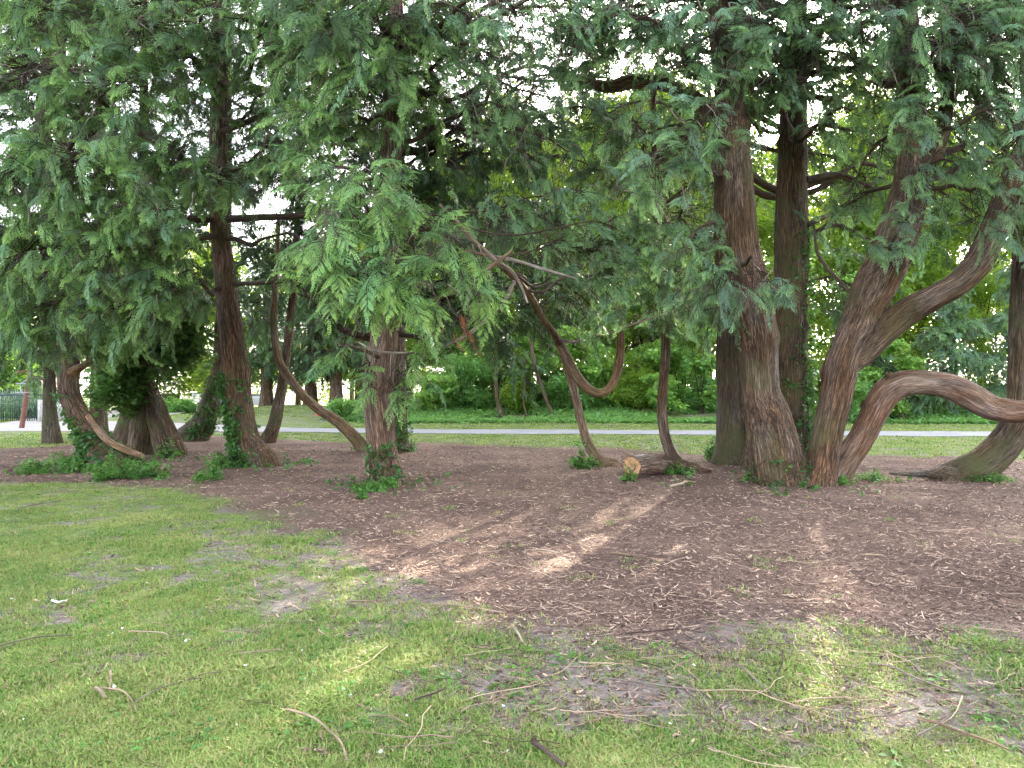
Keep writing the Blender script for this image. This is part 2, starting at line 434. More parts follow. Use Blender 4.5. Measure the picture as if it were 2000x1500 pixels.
def leaf_clump(name, m, n, rad, size, seed, flat=1.0, lobed=False):
    """A twig-end cluster of separate leaves, each folded along its midrib."""
    rng = np.random.default_rng(seed); b = Buf()
    for i in range(n):
        p = rng.normal(0, 1, 3); p /= np.linalg.norm(p); p = p*rad*rng.uniform(.3, 1)*[1, 1, flat]
        az = rng.uniform(0, 2*np.pi); d = np.array([math.cos(az), math.sin(az), rng.uniform(-.7, .25)]); d /= np.linalg.norm(d)
        nrm = np.array([0, 0, 1.0])+rng.normal(0, .45, 3); sd_ = np.cross(nrm, d); sd_ /= np.linalg.norm(sd_); up = np.cross(d, sd_)
        s = size*rng.uniform(.65, 1.3); tv = rng.uniform(0, 1)
        if lobed:
            q = [(0, 0, 0), (.25, .42, .05), (.45, .28, .03), (.62, .5, .02), (.72, .2, 0), (1, 0, -.08), (.72, -.2, 0), (.62, -.5, .02), (.45, -.28, .03), (.25, -.42, .05)]
            V = [p+(d*a+sd_*c+up*e)*s for a, c, e in q]; V.append(p+d*s*.45-up*s*.03)
            f = [[0, 1, 2, 10], [10, 2, 3, 4], [10, 4, 5, 6], [10, 6, 7, 8], [0, 10, 8, 9]]
        else:
            q = [(0, 0, 0), (.4, .34, .08), (1, 0, -.05), (.4, -.34, .08), (.45, 0, 0)]
            V = [p+(d*a+sd_*c+up*e)*s for a, c, e in q]; f = [[0, 4, 2, 1], [0, 3, 2, 4]]
        b.add(V, f, [[tv, 0, 0]]*len(V))
    return proto(name, b, [m])

LC_MAPLE = [leaf_clump(f'maple_cluster_{i}', MAPLE, 16, .34, .20, 20+i, .6, True) for i in range(3)]
LC_OAK = [leaf_clump(f'woodland_cluster_{i}', OAK, 26, .62, .20, 30+i, .8) for i in range(3)]
LC_BUSH = [leaf_clump(f'bush_cluster_{i}', BUSH, 24, .34, .13, 40+i, .8) for i in range(3)]
LC_IVYG = [leaf_clump(f'ground_ivy_cluster_{i}', BUSH, 14, .30, .11, 50+i, .35) for i in range(3)]
LC_IVYD = [leaf_clump(f'dark_ivy_cluster_{i}', IVY_DARK, 14, .26, .12, 60+i, .8, True) for i in range(3)]
LC_IVYT = [leaf_clump(f'trunk_ivy_cluster_{i}', IVY, 6, .09, .075, 80+i, .9, True) for i in range(3)]
LC_WEED = [leaf_clump(f'weed_cluster_{i}', WEED, 16, .10, .048, 90+i, .9, True) for i in range(3)]

# ------------------------------------------------------------------ ground
poly_px = [(-420, 935), (0, 938), (200, 948), (330, 958), (450, 976), (540, 1005), (585, 1050), (600, 1095), (700, 1122), (800, 1158), (960, 1215), (1150, 1235), (1400, 1225), (1700, 1235),
           (2000, 1205), (2400, 1195), (2400, 900), (2000, 897), (1700, 888), (1400, 888), (1100, 873), (800, 866), (600, 862), (480, 852), (330, 850), (240, 868), (120, 870), (0, 876), (-420, 880)]
MPOLY = np.array([G(*p) for p in poly_px])

def poly_sd(x, y, poly):
    x = np.asarray(x, float); y = np.asarray(y, float)
    d = np.full(x.shape, 1e9); ins = np.zeros(x.shape, bool)
    n = len(poly)
    for i in range(n):
        a, b = poly[i], poly[(i+1) % n]
        e = b-a; wx, wy = x-a[0], y-a[1]
        t = np.clip((wx*e[0]+wy*e[1])/(e@e), 0, 1)
        d = np.minimum(d, np.hypot(wx-e[0]*t, wy-e[1]*t))
        c = ((a[1] > y) != (b[1] > y)) & (x < (b[0]-a[0])*(y-a[1])/(b[1]-a[1]+1e-12)+a[0])
        ins ^= c
    return np.where(ins, d, -d)

def mulch(x, y):
    """1 in the mulch bed, 0 on the lawn, ragged between."""
    s = poly_sd(x, y, MPOLY)
    w = 2.5*np.clip(np.asarray(y)/12, .75, 1.4)*np.where(np.asarray(y) > 16, .5, 1)
    return np.clip(.5 + s/w + 1.0*(fbm(np.asarray(x)*1.1, np.asarray(y)*1.1, 2.0, 3)-.5), 0, 1)

def bare(x, y):
    """worn soil in the lawn in front of the bed."""
    x = np.asarray(x, float); y = np.asarray(y, float)
    zone = np.exp(-((y-4.35)/.75)**2)*sstep(-.9, .2, x)*1.0 + np.exp(-((y-5.9)/.8)**2)*sstep(-3.5, -1.8, x)*sstep(.4, -1.0, x)*.55
    zone = zone + sstep(-.3, 1.2, x)*np.exp(-((y-3.5)/1.3)**2)*.55 + .85*sstep(-1.7, .1, poly_sd(x, y, MPOLY))*sstep(10.5, 6.5, y)*sstep(-4.5, -1.5, x)
    n = .6*fbm(x*2.1, y*2.1, 6.0, 3) + .4*fbm(x*7.0, y*7.0, 2.0, 2)
    return np.clip(sstep(.40, .70, n + zone*.24 - .025), 0, 1)

def axis_coords():
    y = np.concatenate([np.linspace(-6, 2, 9)[:-1], np.linspace(2, 9, 130)[:-1], np.linspace(9, 24, 130)[:-1], np.linspace(24, 60, 120)[:-1], np.geomspace(60, 900, 26)])
    x = np.concatenate([-np.geomspace(500, 26, 22)[:-1], np.linspace(-26, -6, 100)[:-1], np.linspace(-6, 6, 190)[:-1], np.linspace(6, 26, 100)[:-1], np.geomspace(26, 500, 22)])
    return x, y
gx, gy = axis_coords()
GX, GY = np.meshgrid(gx, gy)
GZ = ground_z(GX, GY)
MU = mulch(GX, GY); BA = bare(GX, GY)
GZ = GZ + .02*(fbm(GX*3, GY*3, 1.0, 2)-.5)
V = np.stack([GX, GY, GZ], -1).reshape(-1, 3)
ny, nx = GX.shape
i = np.arange(ny-1)[:, None]*nx; j = np.arange(nx-1)[None]
FQ = np.stack([i+j, i+j+1, i+nx+j+1, i+nx+j], -1).reshape(-1, 4)
MASK = np.stack([MU, BA, np.zeros_like(MU)], -1).reshape(-1, 3)

def ground_mat():
    m, nt, nd, ln = mat('park_ground')
    at = nd.new('ShaderNodeAttribute'); at.attribute_name = 'cover'
    sx = nd.new('ShaderNodeSeparateXYZ'); ln.new(at.outputs['Vector'], sx.inputs[0])
    pos = nd.new('ShaderNodeNewGeometry').outputs['Position']
    nA = tnoise(nd, ln, pos, 1.1, 4); nB = tnoise(nd, ln, pos, 14, 4, .65); nC = tnoise(nd, ln, pos, 60, 3, .6)
    gr = ramp(nd, [(.30, (.085, .15, .030)), (.5, (.14, .21, .050)), (.72, (.24, .27, .10))]); ln.new(math_n(nd, ln, 'ADD', math_n(nd, ln, 'MULTIPLY', nA, .6), math_n(nd, ln, 'MULTIPLY', nB, .4)), gr.inputs[0])
    gc = mixc(nd, ln, math_n(nd, ln, 'MULTIPLY', nC, .5), gr.outputs[0], (.07, .065, .03))
    so_ = ramp(nd, [(.3, (.13, .105, .095)), (.7, (.27, .23, .21))]); ln.new(nB, so_.inputs[0])
    mu = ramp(nd, [(.30, (.070, .044, .035)), (.5, (.155, .101, .079)), (.66, (.255, .175, .138)), (.8, (.38, .275, .215))])
    ln.new(math_n(nd, ln, 'ADD', math_n(nd, ln, 'MULTIPLY', nC, .65), math_n(nd, ln, 'MULTIPLY', nB, .35)), mu.inputs[0])
    c = mixc(nd, ln, sx.outputs[1], gc, so_.outputs[0])
    e = math_n(nd, ln, 'ADD', sx.outputs[0], math_n(nd, ln, 'MULTIPLY', math_n(nd, ln, 'SUBTRACT', nB, .5), .9))
    er = ramp(nd, [(.28, (0, 0, 0)), (.70, (1, 1, 1))]); ln.new(e, er.inputs[0])
    nD = tnoise(nd, ln, pos, .55, 4, .6); dk = ramp(nd, [(.35, (.58, .55, .56)), (.62, (1.12, 1.1, 1.08))]); ln.new(nD, dk.inputs[0])
    mud = mixc(nd, ln, 1.0, mu.outputs[0], dk.outputs[0], 'MULTIPLY')
    c = mixc(nd, ln, er.outputs[0], c, mud)
    b = nd.new('ShaderNodeBsdfPrincipled'); b.inputs['Roughness'].default_value = .95; b.inputs['Specular IOR Level'].default_value = .15
    ln.new(c, b.inputs['Base Color'])
    bp = nd.new('ShaderNodeBump'); bp.inputs['Strength'].default_value = .8; bp.inputs['Distance'].default_value = .03
    ln.new(math_n(nd, ln, 'ADD', nC, nB), bp.inputs['Height']); ln.new(bp.outputs[0], b.inputs['Normal'])
    o = nd.new('ShaderNodeOutputMaterial'); ln.new(b.outputs[0], o.inputs[0])
    return m
GROUND = ground_mat()
fm = MU.reshape(-1)[FQ].mean(1) > .5
def sub(name, faces):
    used = np.unique(faces); remap = np.full(len(V), -1); remap[used] = np.arange(len(used))
    me = new_mesh(name, V[used], remap[faces], [GROUND], {'cover': ('FLOAT_VECTOR', MASK[used])})
    return link(name, me, kind='structure')
sub('ground', FQ[~fm]).__setitem__('label', 'mown lawn around and behind the mulch bed')
sub('mulch_bed', FQ[fm]).__setitem__('label', 'brown wood chip mulch bed under the cedars')

# path and driveway: thin slabs with a real edge
def paved_mat(name, a, b_):
    m, nt, nd, ln = mat(name)
    pos = nd.new('ShaderNodeNewGeometry').outputs['Position']
    n = math_n(nd, ln, 'ADD', math_n(nd, ln, 'MULTIPLY', tnoise(nd, ln, pos, .9, 4), .6), math_n(nd, ln, 'MULTIPLY', tnoise(nd, ln, pos, 35, 3), .4))
    r = ramp(nd, [(.3, a), (.7, b_)]); ln.new(n, r.inputs[0])
    b = nd.new('ShaderNodeBsdfPrincipled'); b.inputs['Roughness'].default_value = .9
    ln.new(r.outputs[0], b.inputs['Base Color']); o = nd.new('ShaderNodeOutputMaterial'); ln.new(b.outputs[0], o.inputs[0])
    return m
PAVED = paved_mat('path_asphalt', (.17, .17, .175), (.25, .245, .25))
DRIVE = paved_mat('driveway_gravel', (.22, .20, .19), (.31, .29, .27))

def strip(name, left, right, m, th=.05, lift=.03):
    """A slab between two edge polylines."""
    l, r = np.array(left, float), np.array(right, float)
    n = len(l); b = Buf(); k = 6
    rows = []
    for q in range(k+1):
        p = l+(r-l)*q/k; rows.append(np.column_stack([p, ground_z(p[:, 0], p[:, 1])+lift]))
    T = np.stack(rows, 1)
    i = np.arange(n-1)[:, None]*(k+1); j = np.arange(k)[None]
    b.add(T.reshape(-1, 3), np.stack([i+j, i+j+1, i+k+2+j, i+k+1+j], -1).reshape(-1, 4))
    for e in (0, k):
        a = T[:, e]; c = a-[0, 0, th]; ii = np.arange(n-1)
        b.add(np.vstack([a, c]), np.stack([ii, ii+1, ii+1+n, ii+n], -1))
    return link(name, b.mesh(name, [m], smooth=False), kind='structure')
xs = np.linspace(-9.5, 60, 80)
xs = np.linspace(-9.5, 60, 240)
strip('path', np.column_stack([xs, path_y(xs)-1.5+.22*(fbm(xs*1.3, 3.0, 1.0)-.5)]), np.column_stack([xs, path_y(xs)+1.5+.22*(fbm(xs*1.3, 8.0, 1.0)-.5)]), PAVED).__setitem__('label', 'pale grey paved path crossing behind the cedars')
d_l = np.array([(-60, 27.5), (-34, 29.0), (-24, 29.3), (-16.5, 29.6), (-9.5, 28.9)]); d_r = np.array([(-60, 38), (-34, 38.5), (-25.5, 37), (-17, 35.5), (-9.5, 31.9)])
strip('driveway', d_l, d_r, DRIVE).__setitem__('label', 'pale gravel driveway joining the path')
d2_l = np.array([(-25.5, 36.9), (-29, 46), (-36, 70), (-48, 110)]); d2_r = np.array([(-17, 35.4), (-21.5, 46), (-28, 70), (-40, 110)])
strip('driveway', d2_l, d2_r, DRIVE, lift=.034).__setitem__('label', 'gravel drive leading back to the parked cars')

# ------------------------------------------------------------------ cedars
def stem_pts(rows):
    out = []
    Y = None
    for r in rows:
        if len(r) == 4: px, py, Y, w = r
        else: px, py, w = r
        out.append([*P(px, py, Y), w/2.0/F*Y])
    return out

def stem(name, rows, root, m, seg=28, ridge=.012, flare=0.0, fh=.35, lobes=.06, step=.1, sink=.25, raw=False):
    pts = np.array(rows if raw else stem_pts(rows), float)
    if sink:
        d = pts[0]-pts[1]; d[3] = 0; nn = np.linalg.norm(d[:3]); e = pts[0].copy(); e[:3] += d[:3]/nn*.1; e[2] -= sink
        pts = np.vstack([e, pts])
    b = Buf()
    c = tube(b, pts-np.array([*root.location, 0]), seg, step, ridge, lobes, flare, fh, seed=random.uniform(0, 9))
    o = link(name, b.mesh(name, [m]), None); o.parent = root
    return o, c + np.array([*root.location, 0])

def limb_path(a, r0, b, r1, sagk=.09, n=6, rng=RNG):
    """A limb from A that rises, sags and turns up at B."""
    a, b = np.asarray(a), np.asarray(b); t = np.linspace(0, 1, n)[:, None]
    p = a+(b-a)*t
    L = np.linalg.norm(b-a)
    p[:, 2] += (np.sin(t[:, 0]*np.pi)*sagk*L*rng.uniform(-.2, 1)) - .06*L*np.sin(t[:, 0]*np.pi*2)
    p[1:-1] += rng.normal(0, .022*L, (n-2, 3))
    return np.column_stack([p, r0+(r1-r0)*t[:, 0]])

def crown(root, trunk, blobs, sprays, twigm=TWIG, limb_r=.045, dens=1.0, size=1.0, facing=.55, name='crown', limbs=True, bare_twigs=1.0, pale=0.0):
    """Sprays in drooping masses, each mass carried by a limb from the trunk; twigs join sprays to limbs."""
    org = np.array(root.location); tb = Buf(); pb = Buf(); nt = 0
    P_, R_, S_, K_ = [], [], [], []
    for bl in blobs:
        px, py, Y, rx, ry, rY, n = bl[:7]; n *= 1.9 if sprays is SPR_HERO else (1.35 if sprays is SPR_DARK else 1.9)
        c = P(px, py, Y); rad = np.array([rx/F*Y, rY, ry/F*Y]); n = int(n*dens)
        tz = trunk[:, 2]; zt = np.clip(c[2]+RNG.uniform(-.2, .9), 2.0 if tz.max() > 2 else tz.max()*.8, tz.max()-.05)
        a = trunk[np.argmin(np.abs(tz-zt))]
        hd = c-a[:3]; L = np.linalg.norm(hd)
        end = c + hd/(L+1e-6)*rad*.5
        lp = limb_path(a[:3], min(limb_r*(.6+.25*L), a[3]*.6), end, .010, n=7)
        lc = spline(lp, .2)
        if limbs:
            b = Buf(); tube(b, lp-np.array([*org, 0]), 8, .18, 0, .08, cap=True)
            o = link('limb', b.mesh('limb', [twigm])); o.parent = root
        q = RNG.normal(0, 1, (n, 3)); q /= np.linalg.norm(q, axis=1)[:, None]; q *= RNG.uniform(.2, 1.12, (n, 1))**.5
        pts = c+q*rad
        out = pts[:, :2]-a[:2]
        az = np.arctan2(out[:, 1], out[:, 0])
        dx = np.cos(az)*(1-facing*.7)+RNG.normal(0, .42, n); dy = np.sin(az)*(1-facing*.7)-facing+RNG.normal(0, .42, n)
        az = np.arctan2(dy, dx)
        rot = np.column_stack([RNG.normal(0, .38, n), RNG.normal(.22, .30, n), az])
        sc = size*(1.0 if sprays is SPR_HERO or sprays is SPR_DARK else .76)*RNG.uniform(.45, 1.12, n)
        base = pts - np.column_stack([np.cos(az), np.sin(az), np.zeros(n)])*(sc*.45)[:, None]
        P_.append(base); R_.append(rot); S_.append(sc)
        for p in base:
            k = lc[np.argmin(((lc[:, :3]-p)**2).sum(1)+RNG.uniform(0, .6, len(lc)))]
            d = np.linalg.norm(p-k[:3])
            if d > 2.6: continue
            tp = limb_path(k[:3], .007+.004*d, p, .004, .2, 4)
            tube(tb, tp-np.array([*org, 0]), 3, None, cap=False); nt += 1
        for _ in range(int(n*.5*bare_twigs)):      # dead hanging twigs inside
            k = lc[RNG.integers(len(lc)//4, len(lc))]
            e = k[:3]+RNG.normal(0, .35, 3)*[1, 1, .4]+[0, 0, -RNG.uniform(.2, .9)]
            tube(tb, limb_path(k[:3], .006, e, .002, .2, 4)-np.array([*org, 0]), 3, None, cap=False)
        for _ in range(int(n*pale)):               # grey dead twigs hanging in front
            k = base[RNG.integers(len(base))]+RNG.normal(0, .12, 3); a_ = -math.pi/2+RNG.normal(0, 1.1); l_ = RNG.uniform(.25, .9)
            e = k+np.array([math.cos(a_)*l_*.5, math.sin(a_)*l_*.5, -l_*RNG.uniform(.2, 1)])
            tube(pb, limb_path(k, .011, e, .004, .25, 5)-np.array([*org, 0]), 4, None, cap=False)
    if pb.n:
        o = link('pale_twigs', pb.mesh('pale_twigs', [TWIG_PALE]), None, kind='stuff'); o.parent = root
    tot = sum(len(q) for q in P_); dk = sprays is SPR_DARK
    pick = np.where(RNG.uniform(0, 1, tot) < (.26 if dk else .13), len(sprays), RNG.integers(0, len(sprays), tot))
    scatter(name, sprays+[BARE_DARK if dk else BARE_PALE], np.concatenate(P_), np.concatenate(R_), np.concatenate(S_), root, pick, kind='stuff')
    if tb.n:
        o = link('twigs', tb.mesh('twigs', [twigm]), None, kind='stuff'); o.parent = root

def cap_blobs(cx, cy, z0, z1, r, n, k=34):
    """The part of a crown that stands above the picture, as masses round the trunk."""
    out = []
    for q in range(n):
        z = z0+(z1-z0)*(q+.5)/n; a = q*2.4+cx; rr = r*(1-.6*(z-z0)/(z1-z0+.1))*.6
        x, y = cx+math.cos(a)*rr, cy+math.sin(a)*rr
        out.append((x/y*F+1000, HY-(z-CAMZ)*F/y, y, 1.35/y*F, .9/y*F, 1.2, k))
    return out

def root_at(rows, name, label, cat='tree', group='cedar trees in the mulch bed'):
    p = P(*rows[0][:3]); return empty(name, (p[0], p[1], float(ground_z(p[0], p[1]))), label, cat, group)

# --- slim straight trunk at the lawn edge
r1 = [(101, 867, 23, 34), (98, 820, 26), (97, 780, 23), (96, 717, 21), (95, 600, 19), (92, 400, 17), (90, 100, 13), (90, -200, 8)]
t1 = root_at(r1, 'cedar_tree', 'slim straight dark trunk standing between the sign post and the ivy-clad leaning trunk')
_, c1 = stem('trunk', r1, t1, BARK_GREY, flare=.25)
crown(t1, c1, [(30, 620, 21, 150, 90, 2, 60), (150, 560, 21, 150, 90, 2, 60), (60, 430, 21, 170, 110, 2, 60), (200, 380, 21, 150, 110, 2, 50), (100, 200, 21, 190, 140, 2, 70), (60, -20, 21, 190, 120, 2, 60)] + cap_blobs(c1[-1, 0], 23, 13, 17, 3, 4), SPR_DARK, size=1.25)

# --- leaning, part-peeled trunk with ivy at its foot
r2 = [(212, 906, 16.2, 74), (196, 872, 46), (176, 843, 40), (157, 815, 37), (139, 780, 36), (133, 745, 36), (136, 715, 34), (128, 650, 30), (122, 540, 26), (120, 400, 22), (120, 150, 17), (120, -250, 9)]
t2 = root_at(r2, 'cedar_tree', 'leaning part-peeled cedar trunk with an ivy cone at its foot and a broken side stub')
_, c2 = stem('trunk', r2, t2, BARK_PALE, flare=.1, lobes=.14)
stem('broken_stub', [(140, 728, 16.1, 22), (160, 716, 16, 14), (178, 705, 15.9, 11), (189, 699, 15.8, 7)], t2, BARK_PEELED, 12, .006, sink=0, step=.06)
stem('peeled_root', [(172, 812, 15.9, 10), (190, 838, 15.8, 12), (212, 861, 15.75, 13), (245, 878, 15.8, 14), (268, 887, 15.9, 13), (280, 892, 16.0, 6)], t2, BARK_PEELED, 10, .005, sink=0, step=.06)
crown(t2, c2, [(40, 650, 14.5, 70, 60, 1.2, 34), (130, 600, 14, 90, 70, 1.2, 46), (250, 610, 13.5, 90, 60, 1.2, 46), (190, 650, 14.6, 60, 40, .8, 20), (310, 560, 13, 60, 50, 1, 24), (60, 500, 13, 120, 90, 1.3, 56), (210, 480, 12.6, 120, 70, 1.2, 56),
               (40, 350, 12.6, 110, 90, 1.3, 50), (170, 330, 12.2, 130, 90, 1.3, 60), (300, 420, 12.4, 90, 60, 1.1, 36), (60, 180, 12.6, 130, 100, 1.3, 50), (230, 190, 12.6, 120, 80, 1.2, 40), (80, 40, 12.6, 150, 90, 1.3, 54), (260, 60, 13, 120, 80, 1.2, 36)], SPR, dens=1.0, pale=.35)
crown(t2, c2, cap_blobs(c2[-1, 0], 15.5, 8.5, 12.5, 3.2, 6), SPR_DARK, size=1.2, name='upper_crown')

# --- many-stemmed old stump carrying the dark ivy mass
r3 = [(297, 884, 19.3, 52), (293, 840, 42), (288, 790, 36), (284, 740, 30), (282, 660, 26), (280, 520, 22), (280, 300, 17), (285, 0, 10)]
t3 = root_at(r3, 'cedar_tree', 'stout many-stemmed cedar stump spreading like a cone under dark ivy')
_, c3 = stem('trunk', r3, t3, BARK_GREY, flare=.3, lobes=.12)
for rows, m in (([(236, 874, 19.2, 44), (252, 830, 40), (268, 780, 34), (280, 730, 26)], BARK_GREY), ([(266, 880, 18.9, 36), (272, 830, 32), (279, 780, 28), (283, 735, 22)], BARK_BROWN),
                ([(322, 884, 18.8, 34), (308, 830, 32), (298, 780, 28), (288, 740, 22)], BARK_GREY), ([(344, 886, 18.9, 38), (330, 850, 34), (314, 812, 31), (300, 775, 28), (288, 742, 24)], BARK_BROWN)):
    stem('stem', rows, t3, m, 20, .012, .15, lobes=.1)
crown(t3, c3, [(260, 420, 18, 110, 80, 1.5, 36), (360, 480, 18, 80, 70, 1.5, 36), (330, 330, 18, 100, 80, 1.5, 36), (200, 280, 18, 130, 100, 1.5, 40), (300, 150, 18, 150, 100, 1.6, 50), (280, 0, 18, 150, 100, 1.6, 40), (360, 570, 18, 60, 40, 1, 20)] + cap_blobs(c3[-1, 0], 19, 11, 15, 3, 5), SPR_DARK, size=1.15)

r3b = [(192, 858, 24.5, 36), (192, 800, 30), (193, 720, 28), (195, 600, 24), (195, 400, 20), (195, 100, 14)]
t3b = root_at(r3b, 'cedar_tree', 'brown upright trunk half hidden behind the peeled leaning cedar')
_, c3b = stem('trunk', r3b, t3b, BARK_BROWN, flare=.2)
crown(t3b, c3b, [(190, 520, 24, 120, 90, 2, 40), (260, 600, 24, 90, 60, 2, 30), (190, 300, 24, 160, 120, 2, 50), (200, 100, 24, 160, 120, 2, 40)], SPR_DARK, size=1.4)

# --- curved grey trunk behind the tall ivy-clad one
r4 = [(372, 861, 24.2, 62), (388, 838, 50), (402, 812, 42), (421, 745, 28), (429, 690, 24), (434, 600, 22), (440, 480, 20), (445, 300, 16), (445, 0, 10)]
t4 = root_at(r4, 'cedar_tree', 'grey trunk curving up from a swept base behind the tall ivy-clad cedar')
_, c4 = stem('trunk', r4, t4, BARK_GREY, flare=.15)
crown(t4, c4, [(480, 380, 24, 130, 90, 2, 40), (400, 260, 24, 150, 100, 2, 40), (560, 220, 24, 130, 100, 2, 36), (440, 80, 24, 190, 110, 2, 50), (520, 500, 24, 80, 60, 1.6, 26), (500, 600, 24, 70, 50, 1.4, 18), (380, 380, 24, 120, 90, 1.8, 36)], SPR_DARK, size=1.3)

# --- tall leaning red trunk with ivy up its foot
r5 = [(506, 909, 16.0, 74), (486, 872, 54), (476, 835, 48), (466, 770, 47), (458, 700, 47), (446, 600, 42), (435, 500, 38), (428, 430, 36), (426, 300, 32), (430, 120, 28), (436, -100, 22), (440, -350, 10)]
t5 = root_at(r5, 'cedar_tree', 'tall red-brown cedar leaning over, ivy climbing the lower half of its trunk')
_, c5 = stem('trunk', r5, t5, BARK_RED, 36, .016, .12, lobes=.08)
for rows in ([(430, 428, 16, 16), (500, 425, 15.6, 13), (560, 423, 15.2, 11), (620, 415, 14.8, 8), (680, 395, 14.4, 4)], [(428, 426, 16, 16), (360, 428, 15.4, 13), (280, 425, 15, 11), (190, 440, 14.6, 7), (120, 455, 14.3, 4)],
             [(432, 460, 16, 10), (380, 468, 15.2, 9), (320, 480, 14.6, 7), (250, 505, 14.2, 4)], [(428, 210, 16, 14), (400, 145, 15.2, 11), (360, 95, 14.6, 9), (310, 55, 14, 8), (220, 0, 13.4, 5)],
             [(428, 260, 16, 12), (500, 230, 15, 10), (580, 180, 14.4, 8), (640, 160, 14, 4)], [(440, 555, 16, 9), (500, 553, 15.6, 8), (560, 548, 15.4, 7), (620, 530, 15, 5), (680, 500, 14.6, 3)],
             [(432, 30, 16, 16), (490, 40, 15.6, 12), (550, 85, 15, 10), (630, 150, 14.6, 5)], [(426, 330, 16, 10), (330, 300, 15, 8), (200, 200, 13.6, 7), (130, 130, 12.8, 4)]):
    stem('limb', rows, t5, TWIG, 10, .004, sink=0, step=.15, lobes=.1)
crown(t5, c5, [(340, 300, 13.6, 80, 60, 1, 30), (430, 360, 14, 70, 50, 1, 24), (370, 150, 14, 100, 70, 1.2, 34), (480, 60, 14, 120, 70, 1.2, 40), (560, 300, 14.4, 70, 60, 1, 24), (600, 40, 13.4, 90, 60, 1.1, 34), (380, 30, 13.4, 110, 60, 1.2, 34), (520, 200, 15, 70, 40, 1, 14), (340, 560, 13.6, 40, 50, .7, 12), (590, 500, 14.6, 60, 30, .8, 10)], SPR, dens=1.0, pale=.35)
crown(t5, c5, cap_blobs(c5[-1, 0], 15.5, 9, 14.5, 3.4, 7), SPR_DARK, size=1.2, name='upper_crown')

# --- thin leaning trunk
r6 = [(520, 866, 23.2, 32), (532, 838, 26), (540, 808, 24), (552, 745, 18), (565, 640, 16), (573, 560, 14), (580, 450, 12), (585, 250, 8)]
t6 = root_at(r6, 'cedar_tree', 'thin bare trunk leaning to the right of the tall ivy-clad cedar')
_, c6 = stem('trunk', r6, t6, BARK_BROWN, 20, flare=.15)
crown(t6, c6, [(590, 470, 22, 100, 60, 1.6, 24), (640, 560, 22, 60, 50, 1.4, 14), (560, 360, 22, 130, 80, 1.8, 36), (620, 250, 22, 140, 90, 1.8, 44), (500, 300, 22, 110, 80, 1.8, 34), (520, 130, 22, 140, 90, 1.8, 36), (640, 400, 22, 80, 80, 1.4, 26)], SPR_DARK, size=1.2, bare_twigs=4)

# --- dark ivy-clad trunk with the long swept limb
r8b = [(768, 884, 20, 70), (767, 850, 54), (767, 780, 48), (768, 700, 46), (770, 600, 44), (771, 400, 40), (772, 200, 34), (774, 0, 28), (775, -200, 14)]
t8b = root_at(r8b, 'cedar_tree', 'dark cedar with a long bare limb sweeping out low and curving up')
_, c8b = stem('trunk', r8b, t8b, BARK_BROWN, 30, flare=.3)
stem('swept_limb', [(726, 893, 19.8, 34), (712, 878, 27), (692, 853, 24), (667, 829, 21), (648, 815, 20), (628, 803, 19), (595, 776, 18), (567, 741, 17), (547, 710, 16), (538, 668, 15), (535, 622, 13), (537, 570, 11), (541, 500, 9), (545, 420, 6)], t8b, BARK_SMOOTH, 18, .006, .3, .2, step=.09)
stem('limb', [(770, 660, 20, 22), (700, 655, 19.4, 14), (650, 630, 19, 11), (610, 590, 18.8, 8), (590, 560, 18.6, 4)], t8b, TWIG, 10, .004, sink=0)
crown(t8b, c8b, [(720, 330, 18.5, 130, 100, 1.8, 60), (820, 400, 18.5, 110, 90, 1.8, 50), (760, 180, 18.5, 160, 110, 2, 70), (880, 230, 18.5, 100, 90, 1.8, 40), (660, 160, 18.5, 120, 110, 1.8, 50), (760, 30, 18.5, 180, 90, 2, 70), (800, 530, 18.5, 100, 70, 1.4, 36), (900, 560, 18.5, 80, 60, 1.4, 24), (700, 560, 18.8, 80, 60, 1.2, 24)] + cap_blobs(c8b[-1, 0], 20, 11.5, 16, 3.2, 6), SPR_DARK, size=1.15, dens=1.1)

# --- front centre cedar
r8 = [(756, 947, 12.9, 66), (752, 920, 58), (746, 880, 56), (742, 840, 56), (737, 780, 56), (741, 727, 55), (750, 660, 52), (757, 560, 48), (760, 440, 44), (764, 300, 38), (770, 120, 32), (775, -100, 24), (780, -300, 12)]
t8 = root_at(r8, 'cedar_tree', 'pale reddish cedar trunk in front centre with bright fern-like sprays and ivy at its foot')
_, c8 = stem('trunk', r8, t8, BARK_PALE, 40, .018, .08, .25, lobes=.10, step=.08)
for rows in ([(752, 640, 12.8, 14), (820, 600, 12, 10), (900, 560, 11.6, 9), (960, 520, 11.4, 7), (1000, 490, 11.4, 5)], [(745, 700, 12.8, 9), (700, 680, 12, 6), (660, 675, 11.6, 4)],
             [(757, 500, 12.8, 14), (820, 500, 12, 9), (900, 490, 11.6, 7), (950, 500, 11.5, 5)], [(760, 470, 12.8, 12), (700, 440, 11.6, 8), (640, 430, 10.6, 6), (600, 460, 10.2, 3)]):
    stem('limb', rows, t8, BARK_SMOOTH, 9, .003, sink=0, step=.15)
stem('pale_twig', [(700, 668, 11.6, 4), (730, 684, 11.4, 4.5), (765, 689, 11.3, 4.5), (810, 688, 11.3, 3)], t8, TWIG_PALE, 6, 0, sink=0)
for rows in ([(826, 688, 11.3, 3), (822, 720, 2.6), (810, 757, 2)], [(730, 684, 11.4, 3), (728, 705, 2), (726, 722, 1.6)], [(764, 689, 11.3, 3), (763, 715, 2), (762, 735, 1.6)], [(715, 676, 11.4, 3), (712, 694, 2), (708, 712, 1.6)]):
    stem('pale_twig', rows, t8, TWIG_PALE, 5, 0, sink=0)
